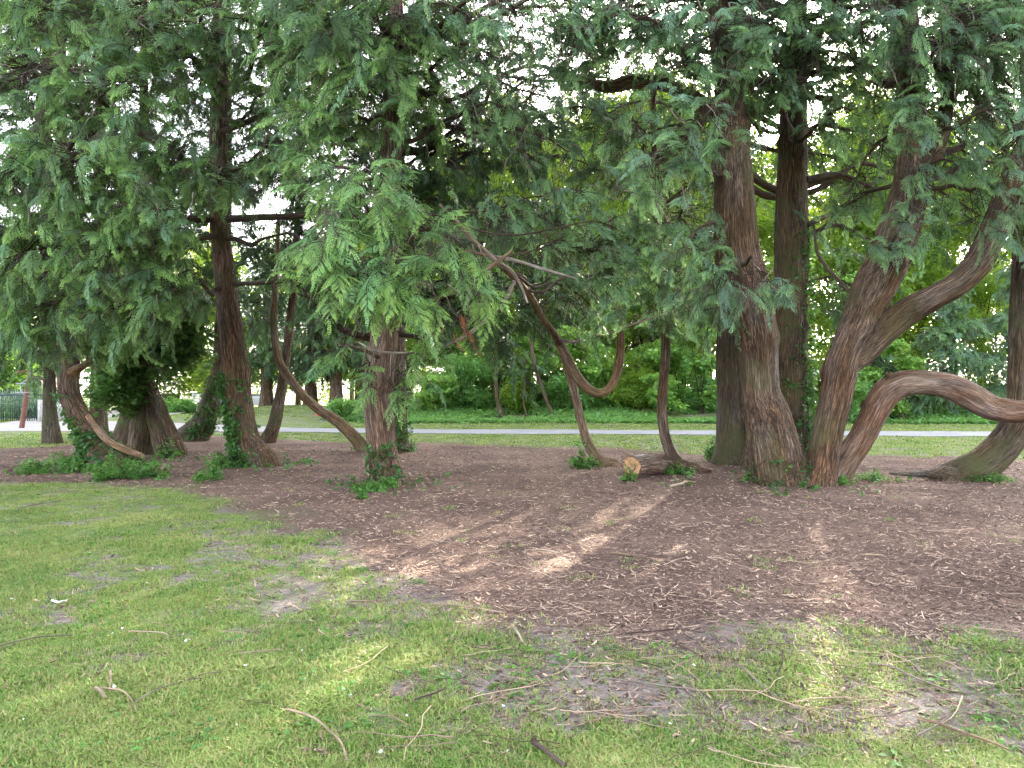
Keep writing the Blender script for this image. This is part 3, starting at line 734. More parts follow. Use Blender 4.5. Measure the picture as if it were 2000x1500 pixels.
crown(t8, c8, [(650, 350, 10.6, 50, 40, .7, 12), (710, 390, 10.3, 80, 50, .7, 17), (650, 460, 10, 60, 55, .6, 15), (700, 540, 10.2, 90, 55, .6, 18), (770, 490, 10.6, 90, 60, .7, 16), (790, 585, 10.8, 80, 40, .6, 13), (740, 330, 11, 60, 30, .7, 9), (830, 430, 10.8, 70, 50, .7, 12), (890, 480, 11.2, 60, 40, .6, 8), (920, 560, 11.4, 50, 30, .5, 5)], SPR_HERO, size=.74, facing=.6, pale=.35, name='fern_sprays')
crown(t8, c8, [(650, 690, 11.6, 40, 30, .5, 5), (700, 725, 11.6, 40, 20, .4, 5), (810, 720, 11.4, 50, 40, .5, 8), (860, 680, 11.4, 40, 24, .4, 4), (768, 770, 11.6, 14, 20, .2, 3), (800, 770, 11.6, 20, 20, .2, 3), (720, 750, 11.7, 20, 20, .2, 3)], SPR_HERO, size=.42, facing=.75, limbs=False, name='low_sprays')
crown(t8, c8, [(640, 250, 12, 90, 70, 1, 30), (710, 170, 12, 110, 90, 1.2, 44), (820, 60, 12.4, 100, 70, 1.1, 36), (680, 60, 12.4, 100, 70, 1.1, 30), (830, 190, 12.6, 70, 60, 1, 22), (560, 130, 13, 60, 50, .9, 14)], SPR, name='middle_crown', dens=1.1, pale=.3)
crown(t8, c8, cap_blobs(c8[-1, 0], 13, 7.5, 12.5, 3.2, 7), SPR_DARK, size=1.1, name='upper_crown')
scatter('dead_sprays', SPR_DEAD, [P(855, 600, 11.4), P(900, 610, 11.5), (P(915, 640, 11.4)), P(910, 615, 11.3), P(885, 645, 11.5)], [(0, .9, 2.4), (0, 1.0, 3.6), (.2, 1.1, 4.2), (0, .9, 5), (0, 1.1, 3)], [.6, .7, .7, .6, .55], t8, kind='stuff')

# --- slender stem with the U-shaped limb
r9 = [(1199, 912, 16, 30), (1184, 906, 25), (1168, 897, 22), (1150, 871, 20), (1140, 843, 17), (1129, 797, 16), (1119, 755, 16), (1108, 717, 16), (1100, 690, 16), (1086, 657, 14.9, 14), (1063, 626, 13.9, 13), (1035, 577, 12.9, 12), (1000, 538, 12.2, 12), (961, 503, 11.8, 11), (925, 470, 11.9, 9), (890, 430, 12.4, 6), (860, 400, 13, 4)]
t9 = root_at(r9, 'cedar_tree', 'slender cedar stem with a limb hanging in a U shape beside it')
_, c9 = stem('trunk', r9, t9, BARK_SMOOTH, 18, .006, .35, .15, step=.08)
stem('hanging_limb', [(1092, 668, 15.4, 18), (1106, 694, 15.2, 17), (1124, 730, 15.1, 19), (1147, 758, 15, 18), (1171, 768, 15, 17), (1192, 756, 15, 16), (1206, 727, 15, 16), (1212, 692, 15, 16), (1211, 650, 15, 15), (1206, 600, 15, 15), (1195, 520, 15, 11), (1190, 420, 15, 6)], t9, BARK_SMOOTH, 18, .006, sink=0, step=.07)
stem('limb', [(1005, 548, 12.2, 8), (985, 590, 12.2, 8), (950, 625, 12.6, 7), (910, 655, 12.4, 6), (870, 676, 12.3, 3)], t9, TWIG_PALE, 8, .002, sink=0)
stem('limb', [(1090, 662, 15.2, 6), (1120, 668, 14.4, 6), (1170, 655, 14, 6), (1230, 635, 13.6, 6), (1290, 615, 13.4, 3)], t9, TWIG_PALE, 8, .002, sink=0)
stem('limb', [(965, 500, 11.8, 6), (1010, 510, 11.7, 7), (1060, 525, 11.6, 6), (1125, 544, 11.6, 3)], t9, TWIG_PALE, 8, .002, sink=0)
stem('limb', [(980, 515, 11.8, 6), (1000, 530, 11.9, 7), (1018, 560, 12, 6), (1030, 592, 12, 4)], t9, TWIG_PALE, 8, .002, sink=0)
crown(t9, c9, [(950, 420, 13.2, 90, 50, .8, 24), (1050, 430, 13.2, 100, 50, .8, 28), (1130, 490, 13, 80, 50, .7, 26), (1185, 550, 12.8, 55, 60, .6, 20), (1165, 630, 13.6, 40, 30, .4, 7), (1110, 560, 14.4, 60, 40, .6, 10), (1240, 480, 13, 70, 60, .9, 20), (1130, 390, 13.2, 80, 50, .9, 20)], SPR_BLUE, facing=.7, size=.85, pale=.3)
crown(t8, c8, [(1000, 40, 11.2, 90, 50, .9, 22), (1090, 70, 11.2, 80, 60, .9, 22), (930, 120, 11.8, 80, 60, .9, 20), (1040, 190, 12, 70, 70, .9, 16), (960, 220, 12, 60, 60, .8, 12), (1140, 30, 11.6, 70, 50, .9, 14), (880, 30, 11.8, 70, 50, .9, 14), (1080, 290, 12.6, 60, 50, .8, 9)], SPR_BLUE, facing=.6, size=.8, name='high_sprays', pale=.4)
crown(t8b, c8b, [(1020, 600, 17, 90, 60, 1, 20), (960, 640, 17, 70, 40, 1, 14), (1100, 540, 17, 90, 60, 1, 20), (1000, 500, 17, 120, 60, 1.2, 24), (1000, 330, 18, 130, 70, 1.4, 20), (1100, 200, 19, 120, 80, 1.6, 18), (980, 120, 19, 130, 80, 1.6, 22), (1120, 60, 19, 130, 70, 1.6, 20), (900, 300, 18, 80, 80, 1.4, 26), (1000, 260, 22, 150, 90, 2, 36), (1150, 360, 22, 150, 90, 2, 36), (950, 420, 22, 120, 80, 1.8, 26), (1200, 180, 22, 150, 90, 2, 30), (1080, 170, 16.5, 110, 80, 1.2, 22), (1170, 250, 16.5, 100, 70, 1.2, 18), (1020, 250, 16.5, 80, 70, 1.2, 16)], SPR_DARK, name='rear_crown', size=1.0, bare_twigs=7)

# --- slim S-curved stem by the log
r10 = [(1352, 921, 14.5, 34), (1338, 914, 27), (1322, 902, 22), (1308, 880, 21), (1297, 843, 20), (1293, 797, 20), (1296, 745, 19), (1300, 692, 18), (1300, 650, 18), (1296, 600, 16), (1288, 500, 14), (1280, 350, 12), (1275, 150, 8)]
t10 = root_at(r10, 'cedar_tree', 'slim brown stem bending up beside the sawn log')
_, c10 = stem('trunk', r10, t10, BARK_RED, 20, .007, .3, .15, step=.08)
stem('surface_root', [(1345, 917, 14.5, 18), (1362, 918, 14.5, 12), (1388, 921, 14.6, 6)], t10, BARK_RED, 10, .003, sink=0)
crown(t10, c10, [(1290, 590, 14, 70, 50, .8, 18), (1350, 560, 13, 90, 50, .9, 22), (1290, 500, 13.6, 90, 60, .9, 16), (1390, 610, 12.6, 60, 30, .7, 9), (1340, 430, 12.8, 100, 40, .9, 13), (1290, 330, 12, 90, 50, 1, 16), (1250, 260, 12.4, 90, 60, 1, 10)], SPR_BLUE, facing=.6, size=.85, pale=.5)

# --- great many-trunked cedar
r11 = [(1530, 947, 12.9, 110), (1520, 915, 102), (1512, 870, 97), (1500, 810, 84), (1486, 762, 72), (1481, 692, 74), (1474, 640, 80), (1458, 560, 82), (1442, 500, 84), (1434, 400, 79), (1430, 300, 70), (1424, 200, 52), (1410, 90, 42), (1400, 0, 38), (1390, -250, 18)]
t11 = root_at(r11, 'cedar_tree', 'great many-trunked red cedar with one limb arched like a seat')
_, c11 = stem('trunk', r11, t11, BARK_RED, 56, .022, .10, .3, lobes=.08, step=.07)
_, c11a = stem('trunk', [(1440, 905, 16.6, 92), (1440, 870, 78), (1440, 800, 72), (1438, 700, 70), (1434, 600, 64), (1430, 450, 52), (1432, 300, 42), (1436, 100, 34), (1440, -150, 18)], t11, BARK_GREY, 44, .02, .3, .35, lobes=.1)
_, c11b = stem('trunk', [(1536, 900, 15.4, 88), (1538, 850, 74), (1540, 780, 68), (1541, 700, 66), (1541, 600, 64), (1545, 507, 62), (1547, 350, 56), (1551, 210, 49), (1554, 110, 40), (1557, 0, 34), (1560, -250, 16)], t11, BARK_BROWN, 44, .018, .2, .35, lobes=.08)
stem('trunk', [(1490, 903, 16.2, 90), (1488, 850, 70), (1484, 780, 62), (1478, 700, 54), (1470, 600, 40)], t11, BARK_BROWN, 36, .02, .25, .35, lobes=.12)  # extra stem filling out the bulky base, added to block a sun streak
_, c11d = stem('trunk', [(1603, 940, 12.7, 66), (1607, 910, 58), (1617, 850, 56), (1633, 775, 59), (1644, 715, 62), (1664, 662, 64), (1702, 575, 78), (1736, 505, 80), (1768, 405, 72), (1780, 350, 60), (1781, 280, 50), (1777, 157, 52), (1768, 52, 48), (1764, -60, 42), (1758, -350, 18)], t11, BARK_RED, 44, .016, .1, .25, lobes=.09, step=.07)
_, c11f = stem('limb', [(1620, 830, 12.75, 26), (1634, 762, 12.73, 40), (1654, 712, 12.72, 50), (1686, 685, 12.66, 54), (1722, 652, 12.55, 50), (1768, 612, 12.4, 54), (1825, 580, 12.1, 48), (1874, 552, 12, 48), (1912, 510, 12, 50), (1938, 455, 12, 48), (1960, 400, 12, 44), (1978, 350, 12, 42), (2010, 270, 12, 38), (2040, 150, 12, 32), (2060, -100, 12, 18)], t11, BARK_RED, 36, .012, lobes=.1, sink=0, step=.07)
stem('arched_limb', [(1626, 945, 13.2, 56), (1648, 908, 13.2, 52), (1684, 857, 13.1, 48), (1708, 810, 13, 48), (1732, 768, 12.9, 52), (1768, 749, 12.8, 47), (1818, 748, 12.7, 45), (1860, 757, 12.6, 49), (1902, 777, 12.5, 50), (1940, 797, 12.4, 47), (2000, 804, 12.2, 43), (2080, 798, 12, 40), (2200, 760, 11.6, 34), (2320, 680, 11.2, 24)], t11, BARK_WORN, 40, .008, .15, .3, lobes=.10, step=.06)
stem('broken_knob', [(1735, 760, 12.85, 26), (1738, 738, 12.85, 20), (1736, 727, 12.85, 9)], t11, BARK_BROWN, 14, .01, sink=0, step=.04)
stem('limb', [(1790, 350, 12.6, 34), (1822, 310, 12.7, 30), (1840, 260, 12.8, 27), (1850, 190, 12.9, 24), (1846, 110, 12.9, 20), (1850, 0, 13, 12)], t11, BARK_RED, 18, .008, sink=0)
stem('limb', [(1420, 240, 13, 40), (1350, 190, 13.2, 26), (1290, 165, 13.4, 24), (1240, 160, 13.6, 26), (1190, 170, 13.8, 22), (1130, 155, 14, 16), (1090, 130, 14.2, 8)], t11, BARK_RED, 16, .008, lobes=.2, sink=0)
for rows in ([(1770, 160, 12.7, 20), (1740, 165, 13, 14), (1712, 160, 13.2, 12), (1705, 130, 13.3, 8)], [(1575, 440, 15.2, 12), (1620, 420, 15.6, 8), (1690, 400, 16, 5)], [(1575, 350, 15.2, 12), (1640, 340, 15.6, 8), (1710, 370, 16, 4)],
             [(1575, 460, 15.2, 10), (1640, 440, 15.6, 7), (1720, 480, 16, 4)], [(1810, 310, 12.8, 16), (1870, 290, 13.2, 13), (1930, 265, 13.6, 9), (2000, 240, 14, 6)], [(1805, 355, 12.8, 12), (1850, 340, 13.2, 9), (1900, 315, 13.6, 7), (1960, 320, 14, 4)],
             [(1850, 200, 12.9, 12), (1890, 170, 13, 9), (1930, 240, 13.2, 8), (1965, 300, 13.4, 4)], [(1690, 600, 12.6, 10), (1650, 560, 13, 7), (1600, 500, 13.4, 6), (1590, 440, 13.6, 3)]):
    stem('limb', rows, t11, TWIG, 10, .005, sink=0, step=.15)
ALL11 = np.vstack([c11, c11b, c11d])
crown(t11, c11, [(1290, 330, 11, 90, 50, .9, 14), (1380, 250, 11, 100, 60, 1, 20), (1270, 60, 11.4, 120, 60, 1, 26), (1400, 80, 11.4, 110, 70, 1, 28), (1330, 150, 11.4, 90, 50, 1, 11), (1480, 560, 11.2, 70, 22, .4, 9), (1410, 540, 11.4, 60, 40, .6, 14), (1180, 60, 12, 90, 60, 1, 20), (1350, 480, 11.6, 70, 40, .6, 12)], SPR_BLUE, facing=.6, size=.85, pale=.3)
crown(t11, c11b, [(1540, 40, 12.4, 110, 60, 1, 34), (1590, 110, 12.6, 100, 60, 1, 28), (1520, 150, 12.6, 60, 40, .7, 12), (1640, 230, 13.4, 60, 50, .9, 8)], SPR_BLUE, facing=.5, size=.95, name='middle_crown')
crown(t11, c11d, [(1700, 60, 12, 90, 60, 1, 18), (1850, 60, 11.4, 110, 70, 1, 34), (1800, 220, 11.2, 40, 70, .5, 12), (1780, 410, 11.6, 50, 40, .4, 9), (1840, 330, 12, 60, 60, .8, 8), (1950, 80, 11.2, 90, 80, 1, 34), (1960, 260, 11, 50, 90, .7, 22), (1985, 400, 11, 40, 60, .6, 10), (1750, 470, 11.5, 60, 20, .4, 7), (1690, 330, 14.5, 80, 80, 1, 16), (1640, 420, 15, 80, 60, 1, 14), (1880, 180, 13.4, 100, 80, 1, 26)], SPR_BLUE, facing=.55, size=.85, name='side_crown', pale=.3)
crown(t11, c11b, [(1250, 30, 12.4, 120, 60, 1, 18), (1350, 60, 12.6, 120, 60, 1, 18), (1470, 60, 12.2, 90, 70, 1, 18), (1640, 40, 12.6, 110, 60, 1, 22), (1480, 180, 12.8, 50, 60, .8, 8), (1650, 140, 14, 80, 60, 1, 14), (1130, 120, 12.6, 80, 60, .9, 12)], SPR_BLUE, facing=.55, size=.85, name='high_sprays', pale=.3)
crown(t11, c11d, [(1740, 30, 12.4, 90, 50, .9, 18), (1900, 20, 11.8, 110, 50, 1, 24), (1830, 130, 12, 80, 60, .8, 14), (1940, 170, 12.4, 80, 60, .9, 16), (1720, 220, 14.6, 60, 60, .9, 10), (1900, 330, 13.6, 70, 60, .8, 10)], SPR_BLUE, facing=.55, size=.85, name='high_sprays', pale=.4)
crown(t11, c11a, [(1100, 90, 18, 120, 70, 1.5, 22), (1230, 220, 18, 120, 80, 1.5, 22), (1350, 280, 18, 100, 80, 1.5, 16), (1660, 140, 18, 110, 90, 1.5, 24), (1760, 280, 18, 90, 90, 1.5, 20), (1900, 340, 18, 110, 80, 1.5, 22), (1960, 180, 18, 110, 90, 1.5, 24), (1600, 300, 18.5, 60, 80, 1.2, 10), (1850, 80, 18, 130, 80, 1.5, 26)], SPR_DARK, size=1.05, name='rear_crown', bare_twigs=6)
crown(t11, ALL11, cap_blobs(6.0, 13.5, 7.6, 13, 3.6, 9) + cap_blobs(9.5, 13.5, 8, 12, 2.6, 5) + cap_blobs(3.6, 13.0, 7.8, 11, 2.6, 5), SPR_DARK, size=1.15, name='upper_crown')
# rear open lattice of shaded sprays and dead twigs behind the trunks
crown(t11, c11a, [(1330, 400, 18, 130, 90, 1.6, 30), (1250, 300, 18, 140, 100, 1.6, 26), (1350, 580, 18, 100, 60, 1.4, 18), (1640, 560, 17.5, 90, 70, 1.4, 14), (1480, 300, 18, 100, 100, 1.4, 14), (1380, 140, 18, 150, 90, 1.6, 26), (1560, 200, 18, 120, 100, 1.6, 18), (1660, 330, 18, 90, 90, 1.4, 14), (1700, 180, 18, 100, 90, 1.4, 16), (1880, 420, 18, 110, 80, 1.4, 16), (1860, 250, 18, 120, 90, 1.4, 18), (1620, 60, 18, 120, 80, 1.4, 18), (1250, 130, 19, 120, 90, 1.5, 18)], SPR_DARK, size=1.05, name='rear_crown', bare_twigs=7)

# --- swept trunk at the edge of the view
r12 = [(1842, 940, 13.4, 46), (1872, 926, 56), (1916, 908, 60), (1954, 876, 60), (1982, 838, 59), (1996, 795, 57), (2000, 740, 56), (2003, 640, 55), (2008, 540, 54), (2014, 420, 52), (2020, 250, 46), (2025, 0, 36), (2030, -250, 18)]
t12 = root_at(r12, 'cedar_tree', 'cedar trunk swept up from the ground behind the arched limb')
_, c12 = stem('trunk', r12, t12, BARK_BROWN, 40, .016, .1, .3, lobes=.1, step=.07, sink=.2)
stem('surface_root', [(1880, 930, 13.35, 36), (1845, 926, 13.3, 30), (1820, 925, 13.3, 17), (1780, 926, 13.3, 9), (1738, 925, 13.2, 5)], t12, BARK_GREY, 14, .006, sink=0, step=.06)
crown(t12, c12, [(2040, 300, 12, 80, 120, 1, 26), (2080, 120, 12, 110, 110, 1.2, 30), (2100, 420, 12, 70, 90, 1, 20)] + cap_blobs(9.6, 13.4, 8.2, 12.5, 3, 5), SPR, dens=1.1)

# ------------------------------------------------------------------ woodland behind the path
def leaf_crown(root, masses, protos, size=1.0, name='crown', flat=.8):
    """masses: (x, y, z, rx, ry, rz, n) world ellipsoids filled with leaf clusters, thicker near the skin."""
    P_, S_ = [], []
    for x, y, z, rx, ry, rz, n in masses:
        q = RNG.normal(0, 1, (int(n), 3)); q /= np.linalg.norm(q, axis=1)[:, None]
        q *= RNG.uniform(.15, 1.08, (int(n), 1))**.6
        p = np.array([x, y, z])+q*[rx, ry, rz]
        P_.append(p); S_.append(size*RNG.uniform(.6, 1.35, int(n)))
    p = np.concatenate(P_); n = len(p)
    p[:, 2] = np.maximum(p[:, 2], ground_z(p[:, 0], p[:, 1])+.08)
    rot = np.column_stack([RNG.normal(0, .35, n), RNG.normal(0, .35, n), RNG.uniform(0, 6.28, n)])
    scatter(name, protos, p, rot, np.concatenate(S_), root, kind='stuff')

def wood_tree(label, x, y, h, r, lean=0.0, tr=.22, n=700, protos=None, base=.30, masses=9, size=1.25, barkm=None, name='woodland_tree', group='woodland trees behind the path'):
    rng = np.random.default_rng(int(abs(x*13+y*7))+1)
    z0 = float(ground_z(x, y)); root = empty(name, (x, y, z0), label, 'tree', group)
    top = np.array([x+lean*h, y, z0+h*.93])
    b = Buf(); t = np.linspace(0, 1, 6)
    pts = np.column_stack([x+lean*h*t**1.5+rng.normal(0, .12, 6)*t, y+rng.normal(0, .12, 6)*t, z0-.2+(h*.93+.2)*t, tr*(1-.85*t)+.015])
    o_ = np.array([x, y, z0, 0])
    tube(b, pts-o_, 10, .6, .01, .1, .35, .5, seed=x)
    o = link('trunk', b.mesh('trunk', [barkm or BARK_BROWN])); o.parent = root
    ms = []
    for k in range(masses):
        f = base+(1-base)*(k+.5)/masses; a = k*2.4+x
        rr = r*(.75 if f < .8 else .45)*rng.uniform(.5, 1)
        c = np.array([x+lean*h*f+math.cos(a)*rr, y+math.sin(a)*rr, z0+h*f])
        s0 = pts[:, :3][0]+(pts[-1, :3]-pts[0, :3])*max(.12, f-.14)
        lb = Buf(); tube(lb, limb_path(s0, tr*.38, c, .02, .12, 5, rng)-o_, 6, .5, 0, .1, cap=True)
        lo = link('limb', lb.mesh('limb', [barkm or BARK_BROWN])); lo.parent = root
        ms.append((*c, r*.55, r*.55, h*.5/masses+r*.22, n/masses))
    leaf_crown(root, ms, protos or LC_OAK, size)
    return root

woods = [(-3.5, 49, 15, 3.6, .02, 'dark-stemmed woodland tree rising behind the ivy bank left of the curved saplings'), (1.0, 55, 21, 4.4, -.03, 'tall woodland tree behind the two curved saplings'), (5.2, 50, 18, 3.8, .04, 'light woodland tree behind the U-shaped limb'),
         (9.5, 57, 24, 4.8, 0, 'tall woodland tree between the U-shaped limb and the slim bent stem'), (13.5, 51, 20, 4.0, -.04, 'woodland tree behind the slim bent stem'), (15.6, 56, 22, 4.4, .0, 'tall sunlit woodland tree behind the great cedar'),
         (22.8, 50, 15, 3.6, .03, 'woodland tree seen between the great cedar trunks'), (26.5, 55, 24, 5.0, 0, 'tall woodland tree above the arched limb'), (31.0, 49, 16, 4.0, -.02, 'woodland tree behind the dense cedar bush'), (37.0, 54, 20, 4.8, 0, 'last tall woodland tree towards the edge of the wood'),
         (-8.0, 58, 17, 4.2, 0, 'woodland tree rising behind the front centre cedar'), (14.0, 68, 24, 5.4, 0, 'tallest far tree behind the slim bent stem'), (24.5, 70, 22, 5.3, 0, 'tallest far tree behind the great cedar'), (4.0, 70, 23, 5.2, 0, 'tallest far tree behind the saplings'),
         (34.5, 70, 25, 5.6, 0, 'tallest far tree beyond the arched limb'), (-5.0, 74, 25, 5.0, 0, 'far tree glimpsed right of the front centre cedar'), (12.8, 74, 29, 6, 0, 'very tall far tree above the slim bent stem'), (2.0, 80, 28, 6, 0, 'very tall far tree above the saplings'), (38.0, 64, 24, 5.2, 0, 'tall tree at the far end of the wood')]
woods += [(-1.5, 62, 20, 4.6, 0, 'tree in the second row behind the first curved sapling'), (6.8, 63, 25, 5, 0, 'tree in the second row behind the U-shaped limb'), (11.5, 61, 25, 4.8, 0, 'tree in the second row behind the sawn log'), (16.0, 63, 23, 4.8, 0, 'tree in the second row beside the great cedar'),
          (20.3, 61, 17, 4.0, 0, 'tree in the second row between the great cedar trunks'), (29.0, 62, 23, 4.8, 0, 'tree in the second row above the arched limb'), (33.0, 60, 21, 4.6, 0, 'tree in the second row beside the swept trunk'), (9.0, 80, 26, 6, 0, 'farthest tree behind the U-shaped limb'), (19.5, 80, 28, 6, 0, 'farthest tree behind the great cedar'), (30.5, 82, 25.5, 5.8, 0, 'farthest tree above the arched limb')]
for x, y, h, r, ln_, lab in woods:
    wood_tree(lab, x, y, h, r, ln_, .20+.004*h, 900 if y < 60 else 900, masses=10 if y < 60 else 12, size=1.25 if y < 60 else 1.6, base=.22 if y < 60 else .05)

# trees round the driveway
for x, y, h, r, lab, m in ((-40, 48, 12, 4.5, 'leafy tree behind the railings by the sign post', LC_MAPLE), (-33, 46, 10, 3.6, 'leafy tree behind the slim straight trunk', LC_MAPLE), (-31, 62, 15, 5, 'broad tree beyond the drive', LC_OAK), (-44, 66, 16, 5.5, 'tall tree behind the pale building', LC_OAK),
                           (-22.5, 78, 17, 5.5, 'sunlit yellow-green tree beyond the parked cars', LC_OAK), (-15, 72, 16, 5, 'sunlit tree beyond the mound', LC_OAK), (-36, 86, 20, 6, 'far tree at the end of the drive', LC_OAK), (-10, 84, 20, 5.5, 'far tree behind the mound', LC_OAK), (-19, 88, 21, 6, 'farthest tree beyond the parked cars', LC_OAK), (-27, 70, 14, 4.6, 'tree beside the drive behind the curved grey trunk', LC_OAK), (-50, 56, 14, 5, 'tree at the far end of the railings', LC_MAPLE), (-12.5, 62, 14, 4.6, 'tree right behind the mound yews', LC_OAK)):
    wood_tree(lab, x, y, h, r, 0, .26, 850 if m is LC_OAK else 1100, m, size=1.5 if m is LC_OAK else 1.35, group='trees round the driveway', base=.14)

# dark yews on the mound
for x, y, h, lab in ((-16.2, 49, 11, 'dark drooping yew with a red-brown trunk on the mound'), (-13.0, 48, 11, 'dark yew with a leafy trunk in the middle of the mound'), (-11.0, 46.5, 10, 'dark yew at the end of the mound nearest the bank')):
    z0 = float(ground_z(x, y)); t = empty('yew_tree', (x, y, z0), lab, 'tree', 'yews on the mound')
    px, py = x/y*F+1000, HY-(z0-CAMZ)*F/y
    _, c = stem('trunk', [(px, py, y, 26), (px, py-60, y, 21), (px+2, py-150, y, 17), (px, py-300, y, 7)], t, BARK_RED, 16, .02, .4, .4)
    crown(t, c, [(px+dx, py-dy, y+dz, 60, 34, 1.3, 26) for dx, dy, dz in ((-50, 85, 0), (45, 95, 0), (0, 110, -1.3), (-40, 150, -.6), (40, 160, .6), (0, 205, 0), (-30, 240, 0), (35, 270, 0), (0, 300, 0))], SPR_DARK, size=1.5, bare_twigs=.3)

# shrubs on the bank
shr = [(845, 770, 42, 1.0, 'low leafy bush on the bank behind the front centre cedar'), (905, 735, 43, 1.5, 'bright leafy maple sapling left of the curved saplings'), (940, 690, 45, 2.2, 'tall layered maple bush behind the first curved sapling'), (1010, 775, 41.5, 1.0, 'low bright bush between the two curved saplings'),
       (1045, 720, 45, 1.9, 'leafy bush behind the second curved sapling'), (1110, 770, 41.5, 1.1, 'low bush right of the second curved sapling'), (1160, 720, 45, 2.0, 'leafy bush seen under the U-shaped limb'), (1235, 745, 43, 1.5, 'leafy bush between the U-shaped limb and the slim bent stem'),
       (1335, 700, 44, 2.1, 'wide layered maple bush right of the slim bent stem'), (1385, 755, 42, 1.3, 'bush beside the great cedar'), (1250, 640, 47, 2.4, 'tall bush behind the U-shaped limb'), (1600, 700, 43, 2.2, 'bright leafy bush between the great cedar trunks'),
       (1690, 690, 40, 1.5, 'yellow-green bush in the fork above the arched limb'), (1640, 770, 38, 1.2, 'dark low bush beneath the forked trunk'), (1720, 640, 46, 2.6, 'tall leafy bush behind the forked trunk'), (1940, 650, 45, 2.6, 'tall leafy bush beside the swept trunk'), (870, 650, 48, 2.6, 'tall shaded bush behind the front centre cedar'), (1090, 640, 49, 2.6, 'tall bush behind the slender stem'), (885, 600, 46, 1.7, 'narrow tall bush above the maple sapling'), (985, 640, 43, 1.3, 'loose pale bush above the first curved sapling'), (1130, 690, 42.5, 1.2, 'loose pale bush left of the U-shaped limb'), (1200, 600, 50, 2.3, 'high shaded bush inside the U-shaped limb'),
       (1290, 760, 40.5, .9, 'small low bush at the foot of the bank behind the slim bent stem'), (1320, 610, 50, 2.5, 'high shaded bush right of the slim bent stem'), (1370, 660, 41.5, 1.1, 'loose pale bush at the edge of the great cedar'), (1660, 610, 50, 2.6, 'high bush in the fork of the great cedar'), (1760, 720, 39, 1.0, 'small bush just above the arched limb')]
for k, (px, py, y, r, lab) in enumerate(shr):
    c = P(px, py, y); z0 = float(ground_z(c[0], y)); c[2] = max(c[2], z0+r*.5)
    t = empty('bush', (c[0], y, z0), lab, 'bush', 'bushes on the bank')
    b = Buf()
    for q in range(4):
        e = c+RNG.normal(0, .35*r, 3); tube(b, np.array([[c[0]+RNG.normal(0, .1), y+RNG.normal(0, .1), z0-.1, .035], [*((e+[c[0], y, z0])/2+RNG.normal(0, .1, 3)), .025], [*e, .008]])-[c[0], y, z0, 0], 5, .4, cap=False)
    o = link('stems', b.mesh('stems', [TWIG]), None, kind='stuff'); o.parent = t
    h = c[2]-z0
    leaf_crown(t, [(c[0]+RNG.normal(0, .35*r), y+RNG.normal(0, .3*r), z0+.25+h*f, r*RNG.uniform(.55, .95), r*.75, r*RNG.uniform(.22, .45), 62*r) for f in (.2, .6, 1.0, RNG.uniform(1.2, 1.7))], (LC_MAPLE, LC_BUSH, LC_MAPLE, LC_OAK)[k % 4], (1.0, 1.0, .8, .75)[k % 4])

# feathery cedar bush across the path and its dead brush
for x, y, hh, lab in ((24.3, 41, 7.0, 'dense feathery cedar bush across the path above the arched limb'), (20.6, 43, 5.5, 'smaller feathery cedar bush behind the arched limb'), (28.5, 42, 8.0, 'tall feathery cedar beside the swept trunk')):
    z0 = float(ground_z(x, y)); t = empty('cedar_bush', (x, y, z0), lab, 'bush', 'cedar bushes across the path'); px, py = x/y*F+1000, HY-(z0-CAMZ)*F/y
    sc_ = F/y
    _, c = stem('trunk', [(px, py, y, 9), (px+5, py-hh*sc_*.5, y, 7), (px, py-hh*sc_, y, 3)], t, BARK_BROWN, 10, .005)
    crown(t, c, [(px+dx*sc_, py-f*hh*sc_, y-.6+dy, 1.5*sc_*(1.15-f*.7), .55*sc_, 1.2, 40) for dx, dy, f in ((-1.2, 0, .12), (1.2, 0, .15), (0, -.8, .22), (-1.1, 0, .35), (1.0, 0, .4), (0, -.7, .5), (-.7, 0, .62), (.6, 0, .7), (0, 0, .85), (0, 0, 1.0))], SPR_BLUE, size=1.25, bare_twigs=.6)

# curved saplings across the path
for rows, lab in (([(990, 822, 40, 13), (980, 812, 9), (972, 785, 8), (969, 750, 7.5), (968, 725, 7), (969, 690, 4), (974, 660, 2)], 'dark sapling with a hooked foot across the path, broken pale top'),
                  ([(1090, 824, 40, 11), (1080, 812, 8), (1068, 785, 7.5), (1059, 755, 7), (1048, 725, 7), (1040, 690, 7), (1036, 640, 5), (1030, 560, 3)], 'dark leaning sapling with a hooked foot under the U-shaped limb'),
                  ([(1030, 822, 40, 6), (1026, 805, 4), (1022, 780, 4), (1024, 745, 3.5), (1026, 700, 2)], 'thin leafy sapling between the two hooked saplings')):
    t = root_at(rows, 'sapling', lab, 'sapling', 'saplings across the path')
    _, c = stem('trunk', rows, t, BARK_BROWN, 10, .006, .2, .2, sink=.3)
    e = rows[-1]; crown(t, c, [(e[0], e[1], 40, 40, 36, .8, 14), (e[0]+10, e[1]+50, 40, 34, 26, .7, 8 if e[0] > 1000 else 2)], SPR_DARK, size=1.1)

# ivy over the bank, dead leaves showing through
N = 17000
x = RNG.uniform(-10, 34, N); y = 37.0+12*RNG.uniform(0, 1, N)**1.4; keep = (fbm(x*.35, y*.5, 4, 3) > .36) & (y > path_y(x)+7.4+.9*np.sin(x*.4)+1.6*(fbm(x*.8, y*.8, 3, 2)-.5))
x, y = x[keep], y[keep]
scatter('ground_ivy', LC_IVYG, np.column_stack([x, y, ground_z(x, y)+.10]), np.column_stack([RNG.normal(0, .2, len(x)), RNG.normal(0, .2, len(x)), RNG.uniform(0, 6.28, len(x))]), RNG.uniform(.7, 1.6, len(x)), kind='stuff', label='ivy and nettles covering the bank beyond the path')

